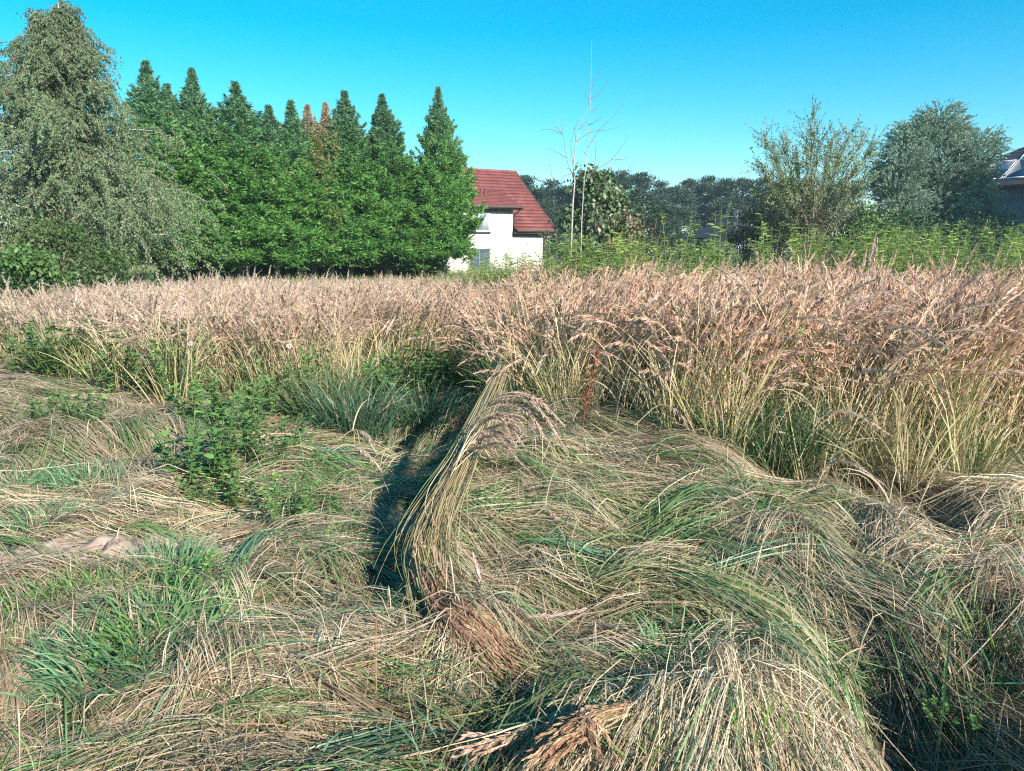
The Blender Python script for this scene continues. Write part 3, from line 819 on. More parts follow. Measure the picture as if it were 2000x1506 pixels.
# bare sapling with two pale stems
def sapling():
    Y = 17.5
    cs = 340 / 1113.0
    def cp(pts): return np.array([at(980 + x * cs, 60 + y * cs, Y + dz) for (x, y, dz) in pts])
    b = at(980 + 443 * cs, 60 + 1440 * cs, Y)
    root = empty('sapling', (b[0], b[1], float(G(b[0], b[1]))), 0, 'bare young birch with two thin pale stems in front of the leafy bush', 'tree')
    off = np.array(root.location)
    s = MB()
    st1 = cp([(444, 1640, 0), (443, 1400, 0), (455, 1100, 0), (467, 960, 0), (458, 870, 0), (470, 740, 0), (490, 660, 0), (520, 570, .05), (555, 480, .05)])
    s.tube(st1 - off, np.linspace(.024, .004, len(st1)), 7)
    o1 = s.build('stem', surf_mat('pale bark', (.26, .23, .21), (.52, .48, .44), 6, .7, .3, .1), root)
    s = MB()
    st2 = cp([(500, 1640, .3), (512, 1200, .3), (525, 990, .3), (548, 750, .3), (565, 500, .3), (570, 330, .3), (576, 60, .3)])
    s.tube(st2 - off, np.linspace(.014, .002, len(st2)), 7)
    s.build('stem', o1.data.materials[0], root)
    br = [[(467, 960, 0), (430, 870, .1), (405, 770, .1), (390, 650, .1), (380, 560, .1)], [(390, 665, .1), (345, 640, .1), (300, 628, .1), (235, 637, .1)], [(385, 660, .1), (345, 615, .1), (320, 572, .1)],
          [(412, 815, 0), (350, 775, 0), (288, 740, 0)], [(440, 885, 0), (412, 880, -.1), (405, 900, -.1)], [(480, 715, 0), (540, 660, .1), (610, 640, .2), (690, 632, .2), (752, 617, .2)],
          [(548, 750, .3), (620, 640, .4), (700, 560, .4), (775, 472, .4)], [(568, 440, .3), (620, 400, .3), (665, 350, .3), (690, 295, .3)], [(572, 360, .3), (610, 300, .3), (640, 225, .3)],
          [(562, 480, .3), (535, 400, .2), (515, 320, .2)], [(555, 600, .3), (600, 580, .2), (645, 540, .2)], [(530, 930, .3), (610, 890, .2), (700, 822, .2), (760, 750, .1), (805, 685, .1), (785, 650, .1)],
          [(700, 825, .2), (765, 825, .2), (822, 806, .2)], [(655, 895, .2), (690, 840, .2)], [(480, 720, 0), (460, 640, 0), (487, 570, 0)], [(455, 905, 0), (400, 930, 0), (340, 980, 0)],
          [(345, 985, 0), (320, 930, 0), (305, 850, 0), (330, 800, 0)], [(540, 790, .3), (510, 765, .3)], [(590, 880, .3), (600, 780, .3), (605, 720, .3), (585, 700, .3)], [(730, 930, .3), (800, 895, .3), (855, 833, .3)],
          [(490, 640, 0), (520, 600, 0), (550, 580, 0)], [(566, 520, .3), (600, 500, .3), (632, 465, .3)], [(300, 970, 0), (230, 955, 0), (170, 940, 0)], [(470, 940, 0), (440, 740, -.1), (455, 660, -.1), (480, 600, -.1)]]
    for bpts in br:
        t = MB(); p = cp(bpts) - off
        pp_, _ = along(p[None], np.linspace(0, 1, 9)[None]); p = pp_[0] + RNG.normal(0, .008, (9, 3))
        t.tube(p, np.linspace(.008, .003, 9), 4); t.build('branch', M_TWIG, root)
    lf = MB()
    pos = cp([(487, 840, 0), (492, 880, 0), (480, 862, 0), (492, 905, 0), (380, 910, 0), (403, 955, 0), (420, 945, 0), (525, 850, .3), (580, 885, .3), (500, 850, 0), (498, 920, 0)]) - off
    for q in pos:
        lf = MB(); lf.leaves(q[None], np.array([[0, 0, -1.0]]) + RNG.normal(0, .3, (1, 3)), .10, .03, (.12, .13, .06)); lf.build('leaf', M_LEAF, root)
sapling()

# feathery shrub with long rising wands
def feathery_shrub():
    global RNG
    RNG = np.random.default_rng(66)
    Y = 24.0
    b = at(1580, 470, Y)
    root = empty('wispy_shrub', (b[0], Y, .1), 0, 'wispy shrub with long rising branches left of the round willow', 'shrub')
    tops = [(1492, 265), (1478, 320), (1500, 350), (1530, 270), (1555, 300), (1585, 228), (1600, 275), (1632, 262), (1618, 315), (1660, 262), (1692, 262), (1702, 290), (1670, 330), (1545, 345), (1575, 270), (1640, 300), (1515, 310), (1480, 380), (1690, 350)]
    tk = MB(); lf = MB()
    for i, (px, py) in enumerate(tops):
        tip = at(px, py, Y + RNG.uniform(-1.2, 1.2)) - np.array([b[0], Y, .1])
        mid = tip * [.35, .4, .55] + RNG.normal(0, .06, 3)
        p = np.array([[0, 0, 0], mid, tip * [.7, .7, .82], tip])
        p, _ = along(p[None], np.linspace(0, 1, 12)[None]); p = p[0] + RNG.normal(0, .02, (12, 3))
        tk.tube(p, np.linspace(.035, .006, 12), 5)
        n = 62
        q, T = along(p[None], RNG.uniform(.3, 1, (1, n))); q, T = q[0], T[0]
        d = T + RNG.normal(0, .55, (n, 3))
        Lt = RNG.uniform(.25, .8, n)
        tp = np.stack([q, q + nrm(d) * Lt[:, None] * .5, q + nrm(d) * Lt[:, None] + [0, 0, .05]], 1)
        tk.ribbons(tp, .005, (1, 1, 1), RNG.normal(size=(n, 3)))
        m = 20
        pos, TT = along(tp, RNG.uniform(0, 1, (n, m))); pos = pos.reshape(-1, 3); TT = TT.reshape(-1, 3)
        cc = mixc((.16, .25, .10), (.30, .37, .17), RNG.uniform(0, 1, (len(pos), 1)))
        lf.leaves(pos + RNG.normal(0, .025, pos.shape), TT + RNG.normal(0, .6, pos.shape), RNG.uniform(.045, .085, len(pos)), .016, var(cc, len(pos), .2))
    tk.build('branches', M_TWIG, root); lf.build('foliage', M_LEAF, root)
feathery_shrub()

# round willow on the right
def willow():
    global RNG
    RNG = np.random.default_rng(67)
    Y = 36.0
    b = at(1835, 490, Y)
    root = empty('willow_tree', (b[0], Y, .1), 0, 'tall rounded grey-green willow left of the solar-panel house', 'tree')
    H = at(1830, 208, Y)[2]
    tk = MB(); lf = MB()
    tk.tube([[0, 0, -.3], [.1, 0, 1.2], [0, 0, 3]], [.3, .25, .18], 8)
    heads = [(1830, 232, 1.0), (1775, 265, 1.0), (1740, 310, 1.1), (1880, 285, 1.1), (1815, 300, 1.5), (1895, 335, .95), (1725, 350, .9), (1780, 350, 1.5), (1850, 350, 1.6), (1905, 385, .8), (1740, 400, 1.2), (1810, 410, 1.6), (1880, 410, 1.5), (1915, 420, .7), (1800, 250, .7), (1855, 255, .7), (1770, 440, 1.4), (1860, 450, 1.6), (1915, 455, .9)]
    for (px, py, sr) in heads:
        c = at(px, py + 18, Y) - np.array([b[0], Y, .1]); c[1] += RNG.uniform(-1.4, 1.2) * (1.0 if py > 280 else .4)
        tk.tube([[0, 0, 1.5], c * [.5, .5, .6] + [0, 0, .3], c], [.10, .06, .015], 5)
        n = int(330 * sr)
        off = nrm(RNG.normal(size=(n, 3))) * RNG.uniform(.1, 1, (n, 1)) ** .45 * sr * 1.05
        p0 = c + off * [1, 1, .9] * .85
        az = np.arctan2(off[:, 1], off[:, 0])
        tp = arcs(p0, az, RNG.uniform(.4, .8, n), RNG.uniform(.3, 1.0, n), RNG.uniform(.3, 1.6, n), 1.2, 5)
        tk.ribbons(tp, .005, (1, 1, 1), RNG.normal(size=(n, 3)))
        m = 22
        pos, TT = along(tp, RNG.uniform(0, 1, (n, m))); pos = pos.reshape(-1, 3); TT = TT.reshape(-1, 3)
        cc = np.repeat(mixc((.20, .32, .22), (.34, .46, .34), RNG.uniform(0, 1, (n, 1))), m, 0)
        lf.leaves(pos, TT * 1.1 + RNG.normal(0, .45, pos.shape), RNG.uniform(.09, .16, len(pos)), .021, var(cc, len(pos), .18))
    tk.build('trunk', M_BARK, root); lf.build('crown', M_WILLOW, root)
willow()

# shrubs between the goldenrod and the trees
def mid_shrubs():
    spec = [(1760, 440, 470, 30.0, 1.6, ((.06, .11, .04), (.10, .16, .055)), .11, 'wide dark bush filling the gap under the willow'), (1900, 440, 470, 29.0, 1.5, ((.05, .09, .04), (.08, .13, .05)), .11, 'dark bush at the foot of the willow on the house side'), (1520, 398, 470, 25.5, 1.2, ((.12, .14, .055), (.20, .19, .08)), .08, 'thin-leaved olive shrub left of the wispy shrub base'),
            (1580, 405, 470, 23.2, .75, ((.06, .055, .03), (.09, .085, .05)), .07, 'dark twiggy bush at the foot of the wispy shrub'),
            (1650, 400, 470, 24.5, .9, ((.13, .16, .05), (.21, .22, .07)), .09, 'yellow-green shrub right of the wispy shrub base'),
            (1700, 415, 470, 23.6, .8, ((.06, .12, .04), (.12, .20, .06)), .12, 'fresh green broad-leaved bush below the willow'),
            (1790, 428, 470, 25.0, 1.3, ((.045, .09, .035), (.07, .13, .045)), .10, 'low dark green bush spreading below the willow'),
            (1460, 415, 470, 26.5, .8, ((.10, .125, .05), (.15, .16, .07)), .09, 'small pale olive bush beside the dark cabin'),
            (1265, 400, 470, 30.0, .9, ((.045, .08, .04), (.07, .11, .05)), .11, 'dark green bush between the browning bush and the cabin')]
    for i, (px, py, pb, Y, rr, cols, lfz, lab) in enumerate(spec):
        t = at(px, py, Y); H = t[2]
        r = make_broadleaf('bush', H, lambda t, rr=rr: rr * math.sin(PI * min(1, .3 + t * .6)) + .1, 4200, lfz, lfz * .28, cols, 300 + i, 70, .32 * rr + .08, M_LEAF, (.03,), .2, M_TWIG, .15, 1.0, 4)
        r.location = (t[0], Y, .1); tag(r, lab, 'bush')
mid_shrubs()
# unseen broad tree added outside the frame on the right to shade the willow's lower half
def right_tree():
    r = make_broadleaf('shade_tree', 10.8, lambda t: 4.6 * math.sin(PI * min(1, .2 + t * .75)), 9000, .42, .16, ((.05, .10, .03), (.08, .14, .04)), 99, 150, 1.1, M_LEAF, (.25,), .4, None, .8)
    r.location = (28.5, 24.6, 0); tag(r, 'unseen broad tree added beyond the right edge to shade the willow', 'tree')
right_tree()

# ------------------------------------------------------------------ standing reed field (uncountable grass)
C_STRAW = np.array((0.60, 0.49, 0.33)); C_PALE = np.array((0.74, 0.62, 0.43)); C_BROWN = np.array((0.30, 0.205, 0.125))
C_HEAD = np.array((0.60, 0.455, 0.37)); C_GREEN = np.array((0.10, 0.20, 0.055)); C_BLUE = np.array((0.10, 0.21, 0.11)); C_OLIVE = np.array((0.24, 0.26, 0.10))

def reed_clump(seed, n, H, lean, droop, leafy, green, spread=.11):
    """a handful of stalks with blades and feathery heads"""
    global RNG
    RNG = np.random.default_rng(seed)
    mb = MB()
    nh = n; n = n + 3
    a = RNG.uniform(0, 6.28, n); r = spread * RNG.uniform(0, 1, n) ** .5
    base = np.stack([r * np.cos(a), r * np.sin(a), np.zeros(n) - .03], 1)
    h = H * RNG.normal(1, .09, n)
    ts = [0, .2, .42, .64, .80, .86, .91, .955, 1.0]
    az = RNG.normal(0, .9, n)
    P = arcs(base, az, h, np.abs(RNG.normal(lean, .06, n)), droop * RNG.uniform(.3, 1.5, n), 3.0, ts=ts)
    k = np.array(ts)
    stem = mixc(C_GREEN * 1.3, C_STRAW * 1.12, np.clip(k * 2.4 + .35 - green, 0, 1)[None, :, None]) * RNG.uniform(.8, 1.2, (n, 1, 1))
    mb.ribbons(P, np.interp(k, [0, .8, 1], [.0034, .0026, .0012])[None], np.broadcast_to(stem, (n, len(ts), 3)), RNG.normal(size=(n, 3)) * [1, 1, .1])
    panicles(mb, P[:nh, 4:], 60, .046, .0038, var(C_HEAD, nh, .14, .05), .36)
    m = n * leafy
    idx = np.repeat(np.arange(n), leafy)
    q, T = along(P[idx], RNG.uniform(.03, .42, (m, 1))); q = q[:, 0]
    L = RNG.uniform(.25, .5, m)
    LP = arcs(q, RNG.uniform(0, 6.28, m), L, RNG.uniform(.03, .45, m), RNG.uniform(.1, 1.3, m), 1.6, 6)
    g = np.clip(RNG.normal(green, .3, (m, 1, 1)), 0, 1)
    lc = mixc(C_STRAW * RNG.uniform(.6, 1.2, (m, 1, 1)), C_GREEN * RNG.uniform(.8, 1.9, (m, 1, 1)), g)
    mb.ribbons(LP, np.array([.0030, .0042, .0042, .0036, .0024, .0006])[None], np.broadcast_to(lc, (m, 6, 3)), RNG.normal(size=(m, 3)))
    return mb

def blade_tuft(seed, n, H, cols, spread, bend=1.2, w=.004, dry=.15):
    global RNG
    RNG = np.random.default_rng(seed)
    mb = MB()
    a = RNG.uniform(0, 6.28, n); r = spread * RNG.uniform(0, 1, n) ** .6
    base = np.stack([r * np.cos(a), r * np.sin(a), np.zeros(n) - .02], 1)
    P = arcs(base, a + RNG.normal(0, .6, n), H * RNG.uniform(.55, 1.15, n), RNG.uniform(.02, .5, n), bend * RNG.uniform(.2, 1.4, n), 1.5, 7, az1=RNG.normal(0, .3, n))
    c = mixc(cols[0], cols[1], RNG.uniform(0, 1, (n, 1)))
    c = np.where(RNG.uniform(0, 1, (n, 1)) < dry, C_STRAW * .8, c)
    c = c[:, None, :] * np.linspace(.85, 1.15, 7)[None, :, None]
    mb.ribbons(P, w * np.array([.7, 1, 1, .95, .8, .5, .1])[None] * RNG.uniform(.7, 1.3, (n, 1)), c, RNG.normal(size=(n, 3)))
    return mb

def proto_collection(name, mbs, mat):
    c = bpy.data.collections.new(name)
    for i, mb in enumerate(mbs):
        me = mb.mesh('%s_%02d' % (name, i)); me.materials.append(mat)
        o = bpy.data.objects.new('%s_%02d' % (name, i), me); c.objects.link(o)
    return c

def scatter(name, pts, rot, scl, idx, tint, coll, label):
    me = bpy.data.meshes.new(name)
    me.vertices.add(len(pts)); me.vertices.foreach_set('co', np.asarray(pts, np.float32).ravel())
    for nm, ty, key, arr in (('rot', 'FLOAT_VECTOR', 'vector', rot), ('scl', 'FLOAT_VECTOR', 'vector', scl)):
        a = me.attributes.new(nm, ty, 'POINT'); a.data.foreach_set(key, np.asarray(arr, np.float32).ravel())
    a = me.attributes.new('idx', 'INT', 'POINT'); a.data.foreach_set('value', np.asarray(idx, np.int32))
    a = me.attributes.new('tint', 'FLOAT_COLOR', 'POINT')
    a.data.foreach_set('color', np.concatenate([tint, np.ones((len(tint), 1))], 1).astype(np.float32).ravel())
    o = bpy.data.objects.new(name, me); COL.objects.link(o)
    ng = bpy.data.node_groups.new(name, 'GeometryNodeTree')
    ng.interface.new_socket('Geometry', in_out='INPUT', socket_type='NodeSocketGeometry')
    ng.interface.new_socket('Geometry', in_out='OUTPUT', socket_type='NodeSocketGeometry')
    n, l = ng.nodes, ng.links
    gi, go = n.new('NodeGroupInput'), n.new('NodeGroupOutput')
    ci = n.new('GeometryNodeCollectionInfo'); ci.inputs['Collection'].default_value = coll
    ci.inputs['Separate Children'].default_value = True; ci.inputs['Reset Children'].default_value = True
    ip = n.new('GeometryNodeInstanceOnPoints'); ip.inputs['Pick Instance'].default_value = True
    def attr(nm, ty):
        x = n.new('GeometryNodeInputNamedAttribute'); x.data_type = ty; x.inputs['Name'].default_value = nm; return x.outputs[0]
    l.new(gi.outputs[0], ip.inputs['Points']); l.new(ci.outputs[0], ip.inputs['Instance'])
    l.new(attr('idx', 'INT'), ip.inputs['Instance Index'])
    l.new(attr('rot', 'FLOAT_VECTOR'), ip.inputs['Rotation']); l.new(attr('scl', 'FLOAT_VECTOR'), ip.inputs['Scale'])
    l.new(ip.outputs[0], go.inputs[0])
    md = o.modifiers.new('grow', 'NODES'); md.node_group = ng
    return tag(o, label, kind='stuff')

reeds = proto_collection('reed_clump', [reed_clump(400 + i, 12, 1.42, .06, .45, 2, .35) for i in range(5)] +
                         [reed_clump(410 + i, 11, 1.42, .11, 1.5, 2, .3) for i in range(4)] +
                         [reed_clump(420 + i, 12, 1.40, .08, .8, 3, .7) for i in range(4)], M_REED)

def field_points(x0, x1, y0, y1, dens, seed):
    r = np.random.default_rng(seed)
    n = int((x1 - x0) * (y1 - y0) * dens)
    x, y = r.uniform(x0, x1, n), r.uniform(y0, y1, n)
    return x, y, r

def patchy(x, y, s, ph):
    return 0.5 + 0.25 * (np.sin(s * x + 1.3 * ph + .7 * np.sin(.6 * s * y)) + np.sin(.8 * s * y + ph + .9 * np.sin(.7 * s * x + ph)))

def standing():
    x, y, r = field_points(-22, 15, 4.4, 27, 24, 5)
    # ragged edge
    jx, jy = x + .12 * np.sin(9 * y) + r.normal(0, .08, len(x)), y + .18 * np.sin(5 * x) + r.normal(0, .10, len(x))
    k = inside(FIELD, jx, jy)
    k &= np.abs(x) < 1.2 + y * .92                       # stay near what the photo can see
    k &= (patchy(x, y, 2.1, 2.0) > .06)
    k &= ~((y > 16) & (r.uniform(0, 1, len(x)) < .25))
    x, y = x[k], y[k]; n = len(x)
    z = np.minimum(G(x, y), .10 + .10 * S((y - 7) / 3))
    right = S((x + .6) / 1.5)
    top = 1.10 + .30 * right - .44 * S((y - 9) / 14) * (1 - right) + .10 * (patchy(x, y, .9, 4.0) - .5) - .10 * S((-x - 3) / 4) * S((14 - y) / 5) + r.normal(0, .07, n)
    top = np.where(r.uniform(0, 1, n) < .05, top + .12, top)
    h = np.clip((top - z) / 1.50, .3, 1.2)
    # droopier on the right
    pick = r.uniform(0, 1, n)
    idx = np.where(pick < .50 - .25 * right, r.integers(0, 5, n), np.where(pick < .86, r.integers(5, 9, n), r.integers(9, 13, n)))
    rz = np.where(r.uniform(0, 1, n) < .35 + .35 * right, r.normal(.1, .7, n), r.uniform(0, 6.28, n))
    tilt = np.abs(r.normal(0, .10, n)) + .10 * S(1 - np.abs(x - .3) / .9) * S((9 - y) / 2)
    rot = np.stack([r.normal(0, .06, n), tilt * .8, rz], 1)
    scl = np.stack([np.ones(n), np.ones(n), h], 1) * r.uniform(.92, 1.08, (n, 1))
    w = patchy(x, y, .55, 1.0)[:, None]
    tint = mixc((1.0, .92, .86), (1.06, 1.0, .92), w)
    tint = np.where((right > .2)[:, None], tint * (1.08, 1.02, .99), tint)
    grey = (S((-x - 1.5) / 4) * .8)[:, None]
    tint = mixc(tint, (1.0, .99, .98), grey) * r.uniform(.85, 1.12, (n, 1))
    scatter('reed_grass', np.stack([x, y, z], 1), rot, scl, idx, tint, reeds, 'wide stand of tall tawny reed grass with feathery buff heads')
standing()

greens = proto_collection('undergrowth', [blade_tuft(430 + i, 60, .55, ((.07, .14, .045), (.16, .24, .08)), .13, 1.0, .0045, .15) for i in range(3)] +
                          [blade_tuft(440 + i, 45, .62, ((.36, .31, .15), (.58, .48, .30)), .15, .55, .0034, .5) for i in range(3)], M_TUFT_I)

def undergrowth():
    x, y, r = field_points(-16, 9, 4.3, 22, 12, 6)
    k = inside(FIELD, x + r.normal(0, .2, len(x)), y + r.normal(.15, .25, len(x)))
    k &= np.abs(x) < 1.0 + y * .9
    x, y = x[k], y[k]; n = len(x)
    gz = patchy(x, y, 1.4, 3.0)
    idx = np.where(r.uniform(0, 1, n) < (.25 + .6 * S((gz - .35) / .3)) * np.where(x > -.2, .45, .6), r.integers(0, 3, n), r.integers(3, 6, n))
    scl = np.ones((n, 3)) * r.uniform(.7, 1.35, (n, 1))
    rot = np.stack([r.normal(0, .15, n), r.normal(0, .15, n), r.uniform(0, 6.28, n)], 1)
    scatter('undergrowth', np.stack([x, y, G(x, y)], 1), rot, scl, idx, mixc((.8, .9, .8), (1.15, 1.1, .9), r.uniform(0, 1, (n, 1))), greens, 'green and straw blades growing among the reed stalks')
undergrowth()

def far_meadow():
    mb_ = proto_collection('meadow_tuft', [blade_tuft(450 + i, 50, .55, ((.12, .18, .05), (.24, .27, .08)), .3, .9, .008, .25) for i in range(3)], M_TUFT_I)
    r = np.random.default_rng(8)
    n = 9000
    x, y = r.uniform(-26, 34, n), r.uniform(11, 58, n)
    k = ~inside(FIELD, x, y) & (np.abs(x) < 3 + y * .85)
    k &= ~((x > -9) & (x < 3) & (y > 44))
    x, y = x[k], y[k]; n = len(x)
    scatter('meadow_grass', np.stack([x, y, G(x, y)], 1), np.stack([np.zeros(n), np.zeros(n), r.uniform(0, 6, n)], 1), np.ones((n, 3)) * r.uniform(.8, 1.6, (n, 1)), r.integers(0, 3, n), np.ones((n, 3)) * r.uniform(.7, 1.2, (n, 1)), mb_, 'rough green meadow grass beyond the reed field')
far_meadow()

# ------------------------------------------------------------------ flattened grass in the foreground
# (x, y) -> (x, y): how the blades lie in the photograph; h = height of the mat there; green share; tone of the blades, with the shade of dark zones painted in; density
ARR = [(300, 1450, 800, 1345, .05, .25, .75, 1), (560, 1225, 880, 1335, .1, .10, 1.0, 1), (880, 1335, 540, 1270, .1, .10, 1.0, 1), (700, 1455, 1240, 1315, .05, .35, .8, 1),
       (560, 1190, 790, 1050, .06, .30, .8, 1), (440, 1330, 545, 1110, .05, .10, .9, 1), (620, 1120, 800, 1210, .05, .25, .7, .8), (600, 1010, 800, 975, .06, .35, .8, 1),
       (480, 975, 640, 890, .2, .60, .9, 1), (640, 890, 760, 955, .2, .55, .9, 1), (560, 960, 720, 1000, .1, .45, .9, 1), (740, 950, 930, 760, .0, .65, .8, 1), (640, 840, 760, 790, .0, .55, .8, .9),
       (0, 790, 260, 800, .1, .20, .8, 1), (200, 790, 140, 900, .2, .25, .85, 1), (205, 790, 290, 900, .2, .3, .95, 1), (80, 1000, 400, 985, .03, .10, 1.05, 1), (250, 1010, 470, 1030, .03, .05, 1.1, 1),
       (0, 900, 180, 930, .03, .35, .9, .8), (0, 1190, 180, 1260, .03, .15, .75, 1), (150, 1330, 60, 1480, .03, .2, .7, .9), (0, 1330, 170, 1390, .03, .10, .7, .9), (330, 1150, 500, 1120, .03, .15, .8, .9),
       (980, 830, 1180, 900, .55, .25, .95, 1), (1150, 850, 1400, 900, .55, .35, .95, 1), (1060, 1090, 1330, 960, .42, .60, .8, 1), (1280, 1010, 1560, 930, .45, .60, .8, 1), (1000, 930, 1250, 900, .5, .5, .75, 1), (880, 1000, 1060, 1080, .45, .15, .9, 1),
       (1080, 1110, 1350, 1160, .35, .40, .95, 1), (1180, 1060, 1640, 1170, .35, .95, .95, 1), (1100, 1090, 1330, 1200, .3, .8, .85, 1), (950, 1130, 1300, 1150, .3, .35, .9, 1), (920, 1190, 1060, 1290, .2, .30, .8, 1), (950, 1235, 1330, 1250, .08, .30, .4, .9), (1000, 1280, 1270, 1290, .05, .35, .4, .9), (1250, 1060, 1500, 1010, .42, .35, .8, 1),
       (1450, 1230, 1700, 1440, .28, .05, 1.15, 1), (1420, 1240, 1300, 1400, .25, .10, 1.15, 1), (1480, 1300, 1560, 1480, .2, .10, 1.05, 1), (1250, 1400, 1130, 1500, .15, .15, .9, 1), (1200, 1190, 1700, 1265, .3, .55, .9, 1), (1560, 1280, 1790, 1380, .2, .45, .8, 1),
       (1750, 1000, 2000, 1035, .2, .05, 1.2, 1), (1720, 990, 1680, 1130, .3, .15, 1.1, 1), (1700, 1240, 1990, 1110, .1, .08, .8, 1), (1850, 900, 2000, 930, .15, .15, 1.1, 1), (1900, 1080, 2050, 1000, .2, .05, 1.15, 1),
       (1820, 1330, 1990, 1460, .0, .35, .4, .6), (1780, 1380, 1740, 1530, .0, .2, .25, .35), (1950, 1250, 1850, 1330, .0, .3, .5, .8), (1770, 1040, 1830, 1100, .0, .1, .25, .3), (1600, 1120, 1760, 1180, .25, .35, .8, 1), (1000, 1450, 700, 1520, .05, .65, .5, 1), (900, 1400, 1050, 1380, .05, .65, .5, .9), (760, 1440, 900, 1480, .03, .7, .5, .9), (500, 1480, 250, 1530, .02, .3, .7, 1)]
CP = []
for (xa, ya, xb, yb, h, g, br, dn) in ARR:
    a, b = gnd(xa, ya, h), gnd(xb, yb, h)
    d = (b - a)[:2]; d = d / np.linalg.norm(d)
    for f in (.0, .5, 1.0):
        m = a + (b - a) * f
        CP.append((m[0], m[1], d[0], d[1], g, br, dn))
CP = np.array(CP)

def flow(x, y):
    """direction and look of the flattened blades at a place, blended from the nearest control points"""
    s = 1.0 / np.clip(y, 2, 12)                          # blend in angle-like units so that far zones stay as wide as they look
    d2 = ((x[:, None] - CP[None, :, 0]) * s[:, None]) ** 2 + ((y[:, None] - CP[None, :, 1]) * s[:, None] * 1.0) ** 2
    w = 1.0 / (d2 + 2e-4) ** 2.3
    w /= w.sum(1, keepdims=True)
    v = w @ CP[:, 2:]
    return v

MB_C = gnd(1470, 1360, .16)
TUFTS = [(275, 1300, .32), (330, 1255, .2), (200, 1350, .25), (200, 1175, .25), (330, 1125, .22), (110, 1190, .22), (90, 1025, .25), (30, 960, .3), (180, 955, .3), (425, 1160, .2)]

